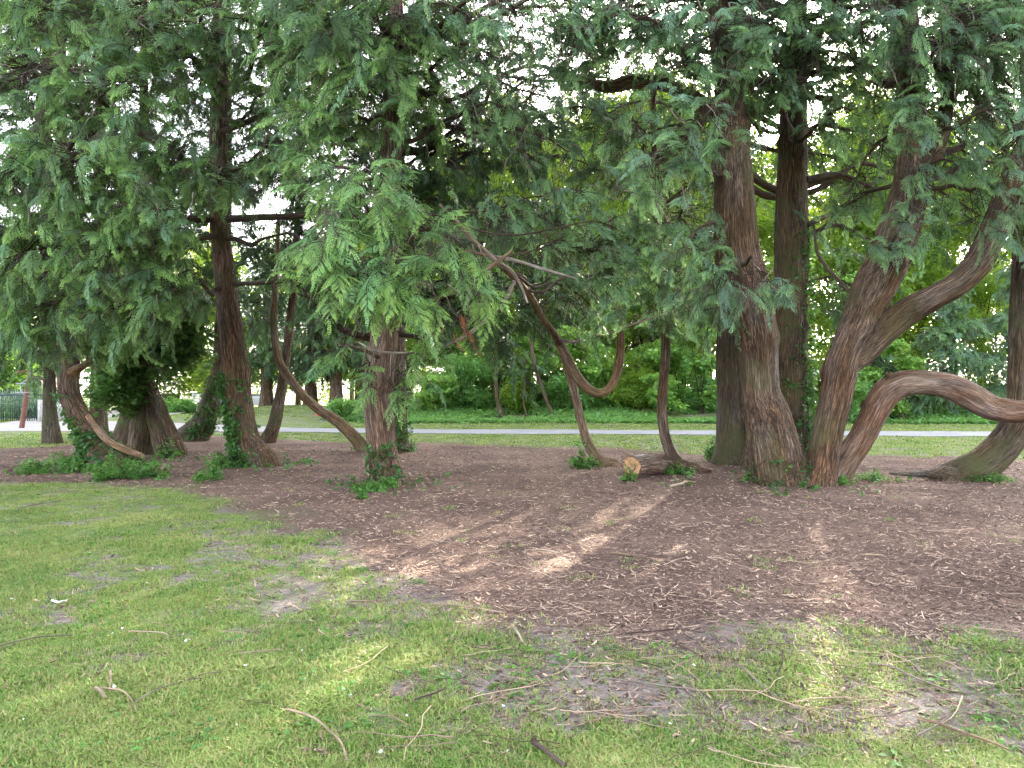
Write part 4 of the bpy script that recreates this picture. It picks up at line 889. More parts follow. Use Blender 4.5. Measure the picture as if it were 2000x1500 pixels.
# ------------------------------------------------------------------ things along the driveway
def simple(name, col, rough=.6, metal=0.0, noise_amt=.25, spec=.4):
    m, nt, nd, ln = mat(name)
    pos = nd.new('ShaderNodeNewGeometry').outputs['Position']
    n = tnoise(nd, ln, pos, 9, 4)
    r = ramp(nd, [(.3, tuple(c*(1-noise_amt) for c in col)), (.7, tuple(min(1, c*(1+noise_amt)) for c in col))]); ln.new(n, r.inputs[0])
    b = nd.new('ShaderNodeBsdfPrincipled'); b.inputs['Roughness'].default_value = rough; b.inputs['Metallic'].default_value = metal; b.inputs['Specular IOR Level'].default_value = spec
    ln.new(r.outputs[0], b.inputs['Base Color']); o = nd.new('ShaderNodeOutputMaterial'); ln.new(b.outputs[0], o.inputs[0])
    return m
RUST = simple('rust_brown_paint', (.14, .055, .04), .6); STEEL = simple('galvanised_steel', (.30, .31, .32), .5, .5); RAIL = simple('blue_green_railing', (.045, .06, .075), .5); PALE = simple('weathered_boards', (.40, .38, .36), .85)
REDP = simple('hydrant_red', (.55, .02, .02), .4); RENDER = simple('pale_render', (.62, .52, .48), .9); SLATE = simple('roof_slate', (.10, .10, .11), .7); GLASS = simple('dark_glass', (.03, .04, .05), .12, 0, .1, .6)
WHITEP = simple('white_paint', (.72, .73, .74), .35, 0, .05); BLUEC = simple('silver_blue_paint', (.35, .40, .50), .3, .3, .05); DARKC = simple('dark_car_paint', (.06, .07, .09), .25, .2, .05); RUBBER = simple('tyre_rubber', (.02, .02, .02), .8)

def box(buf, c, s, rz=0.0, m=0, taper=1.0, ry=0.0):
    x, y, z = np.array(s)/2
    v = np.array([[a*x*(taper if k > 0 else 1), b*y*(taper if k > 0 else 1), k*z] for k in (-1, 1) for a, b in ((-1, -1), (1, -1), (1, 1), (-1, 1))], float)
    cy_, sy_ = math.cos(ry), math.sin(ry); v = v@np.array([[cy_, 0, -sy_], [0, 1, 0], [sy_, 0, cy_]])
    cz_, sz_ = math.cos(rz), math.sin(rz); v = v@np.array([[cz_, sz_, 0], [-sz_, cz_, 0], [0, 0, 1]])
    buf.add(v+np.array(c), [[0, 3, 2, 1], [4, 5, 6, 7], [0, 1, 5, 4], [1, 2, 6, 5], [2, 3, 7, 6], [3, 0, 4, 7]], None, m)

def part(name, m, root, *boxes, parent=None, smooth=False, bev=0):
    b = Buf()
    for q in boxes: box(b, **q)
    o = link(name, b.mesh(name, [m], smooth=smooth)); o.parent = parent or root
    if bev:
        md = o.modifiers.new('bevel', 'BEVEL'); md.width = bev; md.segments = 2
    return o

# finger post, leaning
gxp, gyp = G(41, 838); p0 = (gxp, gyp, float(ground_z(gxp, gyp)))
sp = empty('sign_post', p0, 'rust-red leaning finger post with a pale hoop beside the driveway', 'sign post')
top = np.array([.40, 0, 2.52])
b = Buf(); tube(b, [[0, 0, -.2, .105], [.2, 0, 1.2, .10], [*top, .10]], 8, .4); o = link('post', b.mesh('post', [RUST], smooth=False)); o.parent = sp
part('finger', RUST, sp, dict(c=(top[0]-.42, .05, 2.44), s=(.62, .05, .10), ry=-.12)); part('finger', RUST, sp, dict(c=(top[0]+.42, .02, 2.15), s=(.62, .05, .16), ry=.14))
b = Buf(); a = np.linspace(0, 2*np.pi, 33); tube(b, np.column_stack([.36+.36*np.cos(a), np.full(33, -.02), 1.74+.36*np.sin(a), np.full(33, .028)]), 8, None, cap=False); o = link('hoop', b.mesh('hoop', [STEEL])); o.parent = sp
part('bracket', STEEL, sp, dict(c=(.1, -.1, 1.9), s=(.6, .03, .04)), dict(c=(.1, -.1, 1.52), s=(.6, .03, .04))) if False else None
for zz in (1.92, 1.55): part('bracket', STEEL, sp, dict(c=(.18, -.1, zz), s=(.7, .03, .05)))

# railings: every paling its own part
fx0 = P(-40, 800, 40)[0]; fe = empty('metal_railing', (fx0, 40, 0), 'blue-green spiked metal railings behind the sign post', 'railing')
b = Buf(); box(b, (0, 0, .82), (.035, .035, 1.64)); box(b, (0, 0, 1.70), (.05, .05, .12), taper=.1); pm = b.mesh('paling', [RAIL], smooth=False)
for k in range(39):
    o = bpy.data.objects.new('paling', pm); COL.objects.link(o); o.parent = fe; o.location = (k*.118, 0, 0)
part('rail', RAIL, fe, dict(c=(2.24, .03, 1.42), s=(4.7, .03, .09))); part('rail', RAIL, fe, dict(c=(2.24, .03, .22), s=(4.7, .03, .06)))
pw = empty('board_wall', (P(74, 800, 39.2)[0], 39.2, 0), 'pale weathered upright boards beside the railings', 'fence')
for k in range(9): part('board', PALE, pw, dict(c=(.09+k*.19, RNG.normal(0, .01), .58), s=(.175, .05, 1.16+RNG.normal(0, .03))))
hb = empty('building', (P(-60, 790, 60)[0], 60, 0), 'pale rendered building glimpsed behind the railings', 'building')
part('wall', RENDER, hb, dict(c=(0, 3, 1.6), s=(10, 6, 3.2)))
b = Buf(); b.add([[-5.3, -.4, 3.15], [5.3, -.4, 3.15], [5.3, 6.4, 3.15], [-5.3, 6.4, 3.15], [-5.3, 3, 5], [5.3, 3, 5]], [[0, 1, 5, 4], [2, 3, 4, 5], [0, 3, 2, 1]]); b.add([[-5.3, -.4, 3.15], [-5.3, 6.4, 3.15], [-5.3, 3, 5], [-5.3, 3, 5]], np.zeros((0, 4), int)); o = link('roof', b.mesh('roof', [SLATE], smooth=False)); o.parent = hb
for xx in (-3, 0, 3):
    w_ = part('window', WHITEP, hb, dict(c=(xx, -.02, 1.7), s=(1.1, .08, 1.3))); part('pane', GLASS, hb, dict(c=(xx, -.065, 1.7), s=(.9, .03, 1.1)), parent=w_)
gp = empty('gate_post', (P(385, 795, 62)[0], 62, 0), 'white panelled gate beside the curved grey trunk', 'gate')
part('frame', WHITEP, gp, dict(c=(-.35, 0, .75), s=(.09, .09, 1.5)), ); part('frame', WHITEP, gp, dict(c=(.75, 0, .75), s=(.09, .09, 1.5)))
for k in range(5): part('bar', WHITEP, gp, dict(c=(.2, 0, .2+k*.28), s=(1.0, .05, .16)))

def car(px, y, m, lab, rz=0.0):
    x = P(px, 790, y)[0]; t = empty('parked_car', (x, y, float(ground_z(x, y))), lab, 'car', 'cars parked at the end of the drive'); t.rotation_euler.z = rz
    prof = [(-2.1, .35), (-2.15, .75), (-1.95, .92), (-1.2, .98), (-.62, 1.42), (.75, 1.46), (1.45, 1.0), (2.0, .92), (2.12, .6), (2.08, .32)]
    def slab(name, pr, w, mm, par, tp=1.0):
        n = len(pr); v = [[q[0], s*w*(tp if q[1] > 1.1 else 1), q[1]] for s in (-1, 1) for q in pr]
        me = bpy.data.meshes.new(name); me.from_pydata(v, [], [tuple(range(n)), tuple(range(2*n-1, n-1, -1))]+[(k, k+n, (k+1) % n+n, (k+1) % n) for k in range(n)]); me.materials.append(mm); me.update()
        o = link(name, me); o.parent = par
        md = o.modifiers.new('bevel', 'BEVEL'); md.width = .05; md.segments = 2; return o
    bd = slab('body', prof, .85, m, t, .82)
    for s in (-1, 1): part('side_window', GLASS, t, dict(c=(.05, s*.745, 1.2), s=(1.5, .05, .30)), bev=.02)
    part('windscreen', GLASS, t, dict(c=(1.12, 0, 1.24), s=(.05, 1.25, .50), ry=-.95)); part('rear_window', GLASS, t, dict(c=(-.93, 0, 1.22), s=(.05, 1.2, .46), ry=.92))
    for sx_ in (-1.35, 1.3):
        for s in (-1, 1):
            b = Buf(); tube(b, [[sx_, s*.68, .32, .32], [sx_, s*.88, .32, .32]], 20, None); w_ = link('wheel', b.mesh('wheel', [RUBBER])); w_.parent = t
            b = Buf(); tube(b, [[sx_, s*.80, .32, .19], [sx_, s*.895, .32, .19]], 14, None); r_ = link('rim', b.mesh('rim', [STEEL])); r_.parent = w_
    for s in (-1, 1): part('headlight', WHITEP, t, dict(c=(2.08, s*.6, .72), s=(.08, .3, .14))); part('tail_light', REDP, t, dict(c=(-2.13, s*.62, .78), s=(.06, .25, .16)))
car(322, 66, DARKC, 'dark car glimpsed between the ivy mass and the curved grey trunk', .1); car(440, 64, BLUEC, 'silver-blue car between the curved grey trunk and the tall cedar', .2); car(508, 70, WHITEP, 'white car beside the thin leaning trunk', -.1)
hx, hy = G(621, 823); hz = float(ground_z(hx, hy)); hy_ = empty('fire_hydrant', (hx, hy, hz), 'small red hydrant on the grass below the swept limb', 'hydrant')
b = Buf(); tube(b, [[0, 0, -.05, .13], [0, 0, .06, .13], [0, 0, .08, .10], [0, 0, .5, .10], [0, 0, .52, .125], [0, 0, .57, .125]], 14, None); o = link('barrel', b.mesh('barrel', [REDP])); o.parent = hy_
b = Buf(); tube(b, [[0, 0, .56, .11], [0, 0, .64, .09], [0, 0, .69, .05], [0, 0, .72, .03], [0, 0, .76, .03]], 14, None); o = link('bonnet', b.mesh('bonnet', [REDP])); o.parent = hy_
for s in (-1, 1):
    b = Buf(); tube(b, [[s*.08, 0, .4, .045], [s*.17, 0, .4, .045]], 10, None); o = link('nozzle', b.mesh('nozzle', [REDP])); o.parent = hy_
for k, (px, py, y, r, lab) in enumerate(((335, 795, 55, .9, 'low sunlit hedge bush at the kerb of the drive'), (362, 797, 54, .8, 'small yellow-green bush next to the white gate'), (30, 795, 44, 1.3, 'bush behind the railings'), (95, 760, 45, 1.6, 'leafy bush above the pale boards'), (672, 812, 38, .9, 'low feathery bush at the bank behind the swept limb'))):
    c = P(px, py, y); z0 = float(ground_z(c[0], y)); t = empty('bush', (c[0], y, z0), lab, 'bush', 'bushes by the driveway')
    leaf_crown(t, [(c[0]+dx*r, y, z0+r*f, r, r*.8, r*.45, 70*r) for dx, f in ((-.5, .35), (.5, .4), (0, .8))], LC_BUSH, 1.0)
    b = Buf(); tube(b, [[0, 0, -.1, .04], [.05, 0, r*.5, .03], [0, .05, r, .01]], 6, .3, cap=False); o = link('stems', b.mesh('stems', [TWIG])); o.parent = t

# ------------------------------------------------------------------ sawn log
def cut_mat():
    m, nt, nd, ln = mat('sawn_wood')
    tc = nd.new('ShaderNodeAttribute'); tc.attribute_name = 'bark_uv'
    w = nd.new('ShaderNodeTexWave'); w.wave_type = 'RINGS'; w.rings_direction = 'SPHERICAL'; w.inputs['Scale'].default_value = 14; w.inputs['Distortion'].default_value = 1.5; w.inputs['Detail'].default_value = 2
    ln.new(tc.outputs['Vector'], w.inputs['Vector'])
    r = ramp(nd, [(.0, (.33, .17, .075)), (.6, (.46, .27, .13)), (1, (.54, .35, .19))]); ln.new(w.outputs[0], r.inputs[0])
    n = tnoise(nd, ln, tc.outputs['Vector'], 9, 3); r2 = ramp(nd, [(.42, (.35, .12, .04)), (.6, (1, 1, 1))]); ln.new(n, r2.inputs[0])
    c = mixc(nd, ln, .5, r.outputs[0], r2.outputs[0], 'MULTIPLY')
    b = nd.new('ShaderNodeBsdfPrincipled'); b.inputs['Roughness'].default_value = .75; ln.new(c, b.inputs['Base Color']); o = nd.new('ShaderNodeOutputMaterial'); ln.new(b.outputs[0], o.inputs[0])
    return m
lx, ly = 2.22, 13.75; az = math.radians(43); ld = np.array([math.sin(az), math.cos(az), 0])
lz = float(ground_z(lx, ly))
lg = empty('log', (lx, ly, lz), 'sawn cedar log with an orange cut end lying by the slim bent stem', 'log')
b = Buf(); tube(b, [[*(ld*0+[0, 0, .20]), .205], [*(ld*.5+[0, 0, .195]), .20], [*(ld*1.0+[0, 0, .185]), .195], [*(ld*1.5+[0, 0, .175]), .185]], 36, .06, .016, .08)
o = link('bark', b.mesh('bark', [BARK_PALE])); o.parent = lg
rr = np.linspace(0, 2*np.pi, 48, endpoint=False); s_ax = np.array([ld[1], -ld[0], 0]); up_ = np.array([0, 0, 1.0]); cen = np.array([0, 0, .20])-ld*.012
rings = []
Vv, Aa, Ff = [], [], []
rads = [0, .04, .075, .11, .15, .188]
for q, r_ in enumerate(rads):
    for a_ in rr:
        k_ = 1+.06*math.sin(3*a_+1)+.03*math.sin(7*a_)
        crack = .03*max(0, 1-abs(((a_-3.9+r_*6+np.pi) % (2*np.pi))-np.pi)/.14)*(r_ > .02) + .035*math.exp(-((r_-.062)/.016)**2)*(math.sin(a_-.5) < .1)
        u_, v_ = r_*k_*math.cos(a_), r_*k_*math.sin(a_)
        Vv.append(cen+s_ax*u_+up_*v_+ld*(crack+.004*math.sin(9*a_)*r_/.2)); Aa.append([u_, v_, 0])
n_ = 48
for q in range(len(rads)-1):
    for k in range(n_): Ff.append([q*n_+k, q*n_+(k+1) % n_, (q+1)*n_+(k+1) % n_, (q+1)*n_+k])
b = Buf(); b.add(Vv, Ff, Aa); o = link('cut_face', b.mesh('cut_face', [cut_mat()], smooth=False)); o.parent = lg

# ------------------------------------------------------------------ ivy and low plants
def ivy(label, c, z0, z1, n, spread=1.25, side=None, cone=0.0, protos=LC_IVYT, size=1.0, foot=0):
    """Ivy on a trunk: clusters on the bark between two heights, thicker low down; a few rooted at the foot."""
    base = c[np.argmin(np.abs(c[:, 2]-.02))]
    t = empty('ivy_plant', (base[0], base[1], 0.0), label, 'ivy', 'ivy on and under the cedars')
    sel = c[(c[:, 2] >= z0) & (c[:, 2] <= z1)]
    k = (RNG.uniform(0, 1, n)**1.35*len(sel)).astype(int).clip(0, len(sel)-1)
    if sel[0, 2] > sel[-1, 2]: k = len(sel)-1-k
    a = RNG.uniform(0, 2*np.pi, n) if side is None else RNG.normal(side, .75, n)
    f = 1-(sel[k, 2]-z0)/(z1-z0+1e-6)
    r = sel[k, 3]*spread+.03+cone*f*RNG.uniform(.3, 1, n)
    p = sel[k, :3]+np.column_stack([np.cos(a)*r, np.sin(a)*r, RNG.normal(0, .05, n)])
    q = RNG.normal(0, 1, (foot, 2))*(.28+base[3]*1.2); fp = np.column_stack([base[0]+q[:, 0], base[1]+q[:, 1]-.1, np.full(foot, .06)])
    p = np.vstack([p, fp]); m_ = len(p)
    rot = np.column_stack([RNG.normal(0, .5, m_), RNG.normal(0, .5, m_), RNG.uniform(0, 6.28, m_)])
    scatter('leaves', protos, p, rot, size*RNG.uniform(.7, 1.4, m_), t, kind='stuff')
    b = Buf()
    for q in range(5):
        a0 = RNG.uniform(0, 6.28) if side is None else side+RNG.normal(0, .4); ii = np.linspace(0, len(sel)-1, 7).astype(int)
        aa = a0+np.cumsum(RNG.normal(0, .25, 7)); rr_ = sel[ii, 3]*1.04+.012
        tube(b, np.column_stack([sel[ii, 0]+np.cos(aa)*rr_, sel[ii, 1]+np.sin(aa)*rr_, sel[ii, 2], np.full(7, .009)])-np.array([base[0], base[1], 0, 0]), 5, .15, cap=False)
    o = link('stems', b.mesh('stems', [TWIG]), None, kind='stuff'); o.parent = t
ivy('ivy cone at the foot of the part-peeled leaning cedar', c2, -.1, .75, 420, 1.12, None, .30, LC_IVYT, .9, 60)
ivy('sparse ivy on the bend of the part-peeled leaning cedar', c2, .75, 1.7, 60, 1.15, math.pi*1.1)
ivy('ivy climbing the lower half of the tall red-brown cedar', c5, -.1, 2.0, 470, 1.08, math.pi*1.12, .08, LC_IVYT, .85, 50)
ivy('ivy at the foot of the front centre cedar', c8, -.1, .75, 120, 1.06, math.pi*1.5, .02, LC_IVYT, .7, 46)
ivy('dark ivy up the trunk behind the front centre cedar', c8b, -.1, 2.2, 150, 1.1, -.6, .05, LC_IVYT, .95, 10)
ivy('dark ivy hanging at the side of the great cedar', c11b, .4, 5.0, 330, 1.15, -.35, .05, LC_IVYT, 1.0, 0)
ivy('sparse ivy along the curved grey trunk', c4, .3, 2.2, 150, 1.1, -.9, .0, LC_IVYT, 1.1, 0)
ivy('few ivy leaves at the foot of the great cedar', c11, -.1, .5, 26, 1.08, math.pi*1.45, .02, LC_IVYT, .9, 34)
# big hanging ivy mass on the old stump
base = c3[0]; t = empty('ivy_plant', (base[0], base[1], 0), 'big dark ivy mass hanging over the many-stemmed stump', 'ivy', 'ivy on and under the cedars')
leaf_crown(t, [(*P(px, py, Y), rx/F*Y, .8, ry/F*Y, n) for px, py, Y, rx, ry, n in ((230, 760, 18.2, 45, 55, 150), (290, 690, 18.2, 75, 60, 260), (350, 660, 18.4, 45, 60, 150), (300, 600, 18.6, 70, 50, 170), (370, 610, 18.6, 35, 60, 90), (250, 690, 18, 50, 50, 120), (380, 690, 18.8, 20, 40, 30))], LC_IVYD, 1.0, 'leaves')
b = Buf()
for q in range(6): tube(b, limb_path(P(285+RNG.normal(0, 10), 800, 19), .03, P(290+RNG.normal(0, 40), 650+RNG.normal(0, 40), 18.4), .012, .1, 6)-np.array([base[0], base[1], 0, 0]), 6, .2, cap=False)
o = link('stems', b.mesh('stems', [TWIG]), None, kind='stuff'); o.parent = t

def weeds(label, spots, size=1.0):
    X = np.array([G(px, py) for px, py, *_ in spots]); t = empty('low_plant', (X[0, 0], X[0, 1], 0), label, 'plant', 'low plants in the mulch bed')
    P_ = []
    for (x_, y_), (px, py, rx, h, n) in zip(X, spots):
        n = int(n*.7)
        q = RNG.normal(0, .5, (n, 2)); r_ = rx/F*y_
        P_.append(np.column_stack([x_+q[:, 0]*r_, y_+q[:, 1]*r_*.7, np.abs(RNG.normal(0, .5, n))*h*np.exp(-(q**2).sum(1))+.04]))
    p = np.concatenate(P_); n = len(p); p[:, 2] += ground_z(p[:, 0], p[:, 1])
    size *= .85
    scatter('leaves', LC_WEED, p, np.column_stack([RNG.normal(0, .4, n), RNG.normal(0, .4, n), RNG.uniform(0, 6.28, n)]), size*RNG.uniform(.6, 1.4, n), t, kind='stuff')
    b = Buf()
    for i_ in RNG.integers(0, n, min(30, n)): tube(b, np.array([[p[i_, 0], p[i_, 1], -.02, .004], [p[i_, 0]+.01, p[i_, 1], p[i_, 2]*.6, .003], [*p[i_], .002]])-np.array([X[0, 0], X[0, 1], 0, 0]), 3, None, cap=False)
    o = link('stems', b.mesh('stems', [TWIG]), None, kind='stuff'); o.parent = t
weeds('trailing green plants left of the ivy cone', [(75, 925, 40, .25, 60), (120, 912, 30, .3, 50), (150, 922, 40, .2, 50)], 1.2)
weeds('bushy green nettle patch in front of the ivy cone', [(215, 938, 40, .35, 80), (285, 935, 40, .4, 90), (250, 932, 40, .25, 50)], 1.2)
weeds('small green plant at the foot of the many-stemmed stump', [(328, 893, 22, .4, 50)], 1.2)
weeds('green plants left of the tall red-brown cedar', [(435, 915, 24, .3, 50), (460, 912, 24, .25, 40), (410, 940, 24, .3, 45), (388, 945, 16, .2, 20)], 1.1)
weeds('bright ground plants round the foot of the front centre cedar', [(720, 962, 26, .14, 60), (760, 955, 24, .12, 40), (710, 975, 16, .08, 20)], .9)
weeds('bright bushy plant left of the slender stem', [(1130, 915, 20, .5, 70), (1155, 915, 18, .25, 40)], 1.0)
weeds('dark leaves under the log', [(1228, 940, 16, .16, 34), (1325, 928, 26, .16, 50)], .9)
weeds('leafy plant left of the great cedar', [(1392, 900, 18, .5, 60)], 1.1)
weeds('low leaves in front of the great cedar', [(1470, 942, 22, .2, 40), (1640, 948, 22, .12, 30), (1700, 940, 30, .1, 50)], .9)
weeds('low leaves by the swept trunk', [(1900, 940, 34, .12, 50), (1950, 943, 24, .1, 30)], .9)

# ------------------------------------------------------------------ grass, chips, twigs
def grass_mat():
    m, nt, nd, ln = mat('grass_blade')
    oi = nd.new('ShaderNodeObjectInfo'); at = nd.new('ShaderNodeAttribute'); at.attribute_name = 'tip'
    n = tnoise(nd, ln, oi.outputs['Location'], .9, 3)
    v = math_n(nd, ln, 'ADD', math_n(nd, ln, 'MULTIPLY', n, .75), math_n(nd, ln, 'MULTIPLY', oi.outputs['Random'], .32))
    r = ramp(nd, [(.26, (.075, .180, .034)), (.43, (.150, .265, .052)), (.61, (.255, .345, .082)), (.82, (.41, .42, .17))]); ln.new(v, r.inputs[0])
    sx = nd.new('ShaderNodeSeparateXYZ'); ln.new(at.outputs['Vector'], sx.inputs[0])
    c = mixc(nd, ln, math_n(nd, ln, 'MULTIPLY', sx.outputs[1], .85), r.outputs[0], (.34, .29, .13))
    b = nd.new('ShaderNodeBsdfPrincipled'); b.inputs['Roughness'].default_value = .5; b.inputs['Specular IOR Level'].default_value = .3; ln.new(c, b.inputs['Base Color'])
    tr = nd.new('ShaderNodeBsdfTranslucent'); ln.new(c, tr.inputs['Color']); ms = nd.new('ShaderNodeMixShader'); ms.inputs[0].default_value = .35
    ln.new(b.outputs[0], ms.inputs[1]); ln.new(tr.outputs[0], ms.inputs[2]); o = nd.new('ShaderNodeOutputMaterial'); ln.new(ms.outputs[0], o.inputs[0])
    return m
GRASS = grass_mat()
def tuft(name, nb, h, rad, seed, wide=.0045):
    rng = np.random.default_rng(seed); b = Buf()
    for q in range(nb):
        p = np.array([*rng.normal(0, rad*.5, 2), -.01]); a_ = rng.uniform(0, 6.28); l = h*rng.uniform(.5, 1.2); le = rng.uniform(.25, 1.1)
        d = np.array([math.cos(a_), math.sin(a_), 0]); s_ = np.array([-d[1], d[0], 0])*wide*rng.uniform(.7, 1.4); dry = 1.0 if rng.uniform() < .22 else 0.0
        m1 = p+d*l*.3*le+[0, 0, l*.6]; e = p+d*l*.9*le+[0, 0, l*(1-.35*le)]
        b.add([p-s_, p+s_, m1+s_*.8, m1-s_*.8, e, e+s_*.1], [[0, 1, 2, 3], [3, 2, 5, 4]], [[0, dry, 0]]*6)
    return proto(name, b, [GRASS])
TUFT = [tuft(f'grass_tuft_{i}', 20, .046, .075, 100+i, .0032) for i in range(4)]
TUFT_FAR = [tuft(f'grass_far_tuft_{i}', 14, .07, .16, 110+i, .012) for i in range(3)]

def field(n, y0, y1, k, pw):
    """points on the ground, denser towards the viewer's end of the lawn"""
    u = RNG.uniform(0, 1, n); e = 1-pw
    y = (y0**e+u*(y1**e-y0**e))**(1/e)
    x = RNG.uniform(-1, 1, n)*(k*y+.8)
    return x, y
x, y = field(150000, 2.3, 17, .80, 1.45)
m_ = mulch(x, y); bb = bare(x, y)
th = fbm(x*1.7, y*1.7, 8, 3)
pr = (1-sstep(.12, .62, m_))*(1-.84*bb)*(.30+.85*sstep(.35, .62, th)) + .012*(m_ > .5)*(th > .62)
k = RNG.uniform(0, 1, len(x)) < pr
x, y = x[k], y[k]; s_ = RNG.uniform(.6, 1.15, len(x))*(.85+.5*sstep(.5, .75, fbm(x*1.7, y*1.7, 8, 3)))
scatter('grass', TUFT, np.column_stack([x, y, ground_z(x, y)]), np.column_stack([np.zeros(len(x)), np.zeros(len(x)), RNG.uniform(0, 6.28, len(x))]), s_, kind='stuff', label='short mown grass of the near lawn')
N = 26000
x, y = RNG.uniform(-30, 34, N), RNG.uniform(17, 45, N)
onp = (np.abs(y-path_y(x)) < 1.65) & (x > -10) | ((x < -9) & (y > 27.4) & (y < 38.5)) | (y > path_y(x)+8.2+.9*np.sin(x*.4))&(x > -9)
k = (mulch(x, y) < .45) & ~onp
x, y = x[k], y[k]
scatter('grass', TUFT_FAR, np.column_stack([x, y, ground_z(x, y)]), np.column_stack([np.zeros(len(x)), np.zeros(len(x)), RNG.uniform(0, 6.28, len(x))]), RNG.uniform(.7, 1.3, len(x)), kind='stuff', label='mown grass on both sides of the path')
# broad weeds (clover, plantain) in the lawn
x, y = field(1500, 2.4, 9, .80, 1.25); k = (mulch(x, y) < .5) & (fbm(x*1.3, y*1.3, 14, 2) > .48); x, y = x[k], y[k]
CLV = [leaf_clump(f'clover_{i}', WEED, 9, .06, .032, 130+i, .3) for i in range(2)]
scatter('clover', CLV, np.column_stack([x, y, ground_z(x, y)+.018]), np.column_stack([np.zeros(len(x)), np.zeros(len(x)), RNG.uniform(0, 6.28, len(x))]), RNG.uniform(.7, 1.5, len(x)), kind='stuff', label='clover and plantain leaves in the near lawn')

def chip_mat():
    m, nt, nd, ln = mat('wood_chip')
    oi = nd.new('ShaderNodeObjectInfo')
    n = tnoise(nd, ln, oi.outputs['Location'], .6, 2)
    v = math_n(nd, ln, 'ADD', math_n(nd, ln, 'MULTIPLY', oi.outputs['Random'], .82), math_n(nd, ln, 'MULTIPLY', n, .2))
    r = ramp(nd, [(.10, (.058, .037, .030)), (.42, (.145, .095, .075)), (.70, (.28, .190, .145)), (.88, (.48, .345, .255)), (1.0, (.64, .50, .38))]); ln.new(v, r.inputs[0])
    b = nd.new('ShaderNodeBsdfPrincipled'); b.inputs['Roughness'].default_value = .85; b.inputs['Specular IOR Level'].default_value = .2; ln.new(r.outputs[0], b.inputs['Base Color'])
    o = nd.new('ShaderNodeOutputMaterial'); ln.new(b.outputs[0], o.inputs[0]); return m
CHIPM = chip_mat()
CHIP = []
for i_ in range(5):
    rng = np.random.default_rng(200+i_); b = Buf()
    L_, w_, th_ = (.05, .018, .004) if i_ < 3 else (.09, .007, .005)
    t_ = np.linspace(-.5, .5, 4); bend = rng.uniform(-.25, .3)*L_; zz = .10*L_*rng.uniform(0, 1)*(t_*2)**2
    for s_ in (0,):
        c_ = np.column_stack([t_*L_, bend*(t_**2), zz+.003]); wv = w_/2*np.array([.6, 1, .9, .4])
        Vt = np.vstack([c_+np.column_stack([0*t_, wv, 0*t_]), c_-np.column_stack([0*t_, wv, 0*t_]), c_+np.column_stack([0*t_, wv*.8, 0*t_-th_]), c_-np.column_stack([0*t_, wv*.8, 0*t_+th_])])
        f_ = []
        for q in range(3): f_ += [[q+4, q+5, q+1, q], [q, q+1, q+9, q+8], [q+4, q+12, q+13, q+5]]
        b.add(Vt, f_)
    CHIP.append(proto(f'chip_{i_}', b, [CHIPM]))
x, y = field(120000, 3.2, 22, .82, 1.55)
m_ = mulch(x, y); bb = bare(x, y)
k = RNG.uniform(0, 1, len(x)) < sstep(.32, .72, m_)*.95 + .34*bb + .12*sstep(.05, .4, m_)
x, y = x[k], y[k]; n = len(x)
scatter('wood_chips', CHIP, np.column_stack([x, y, ground_z(x, y)+RNG.uniform(0, .012, n)]), np.column_stack([RNG.normal(0, .25, n), RNG.normal(0, .25, n), RNG.normal(0, .9, n)]), (.35+.85*RNG.uniform(0, 1, n)**2.2)*(.75+.03*y), kind='stuff', label='loose wood chips of the mulch bed')
TW = []
for i_ in range(4):
    rng = np.random.default_rng(240+i_); b = Buf(); t_ = np.linspace(-.5, .5, 6)
    tube(b, np.column_stack([t_*.34, np.cumsum(rng.normal(0, .012, 6)), .008+.01*np.abs(rng.normal(0, .5, 6)), (.0023-.0013*(t_+.5))]), 4, None, cap=False); TW.append(proto(f'litter_twig_{i_}', b, [CHIPM]))
x, y = field(3400, 2.6, 12, .80, 1.4)
k = RNG.uniform(0, 1, len(x)) < .50*bare(x, y)*sstep(-1.5, .5, x)+.32*sstep(.3, .6, mulch(x, y))+.012
x, y = x[k], y[k]; n = len(x)
scatter('twig_litter', TW, np.column_stack([x, y, ground_z(x, y)+.022]), np.column_stack([RNG.normal(0, .05, n), RNG.normal(0, .05, n), RNG.uniform(0, 6.28, n)]), RNG.uniform(.4, 1.5, n), kind='stuff', label='thin fallen twigs over the bare soil and mulch edge')
PET = []
b = Buf()
for q in range(3):
    a_ = q*2.1; d = np.array([math.cos(a_), math.sin(a_), .3])*.014; s_ = np.array([-d[1], d[0], 0])*.6; b.add([[0, 0, 0], d*.5+s_, d, d*.5-s_], [[0, 1, 2, 3]])
PET.append(proto('petal', b, [WHITEP]))
x, y = field(420, 2.5, 8, .8, 1.2); k = (mulch(x, y) < .5) & (x < 1.2); x, y = x[k][:45], y[k][:45]; n = len(x)
scatter('fallen_petals', PET, np.column_stack([x, y, ground_z(x, y)+.035]), RNG.uniform(0, 6.28, (n, 3))*[.1, .1, 1], RNG.uniform(.3, .8, n), kind='stuff', label='tiny white petals scattered on the lawn')

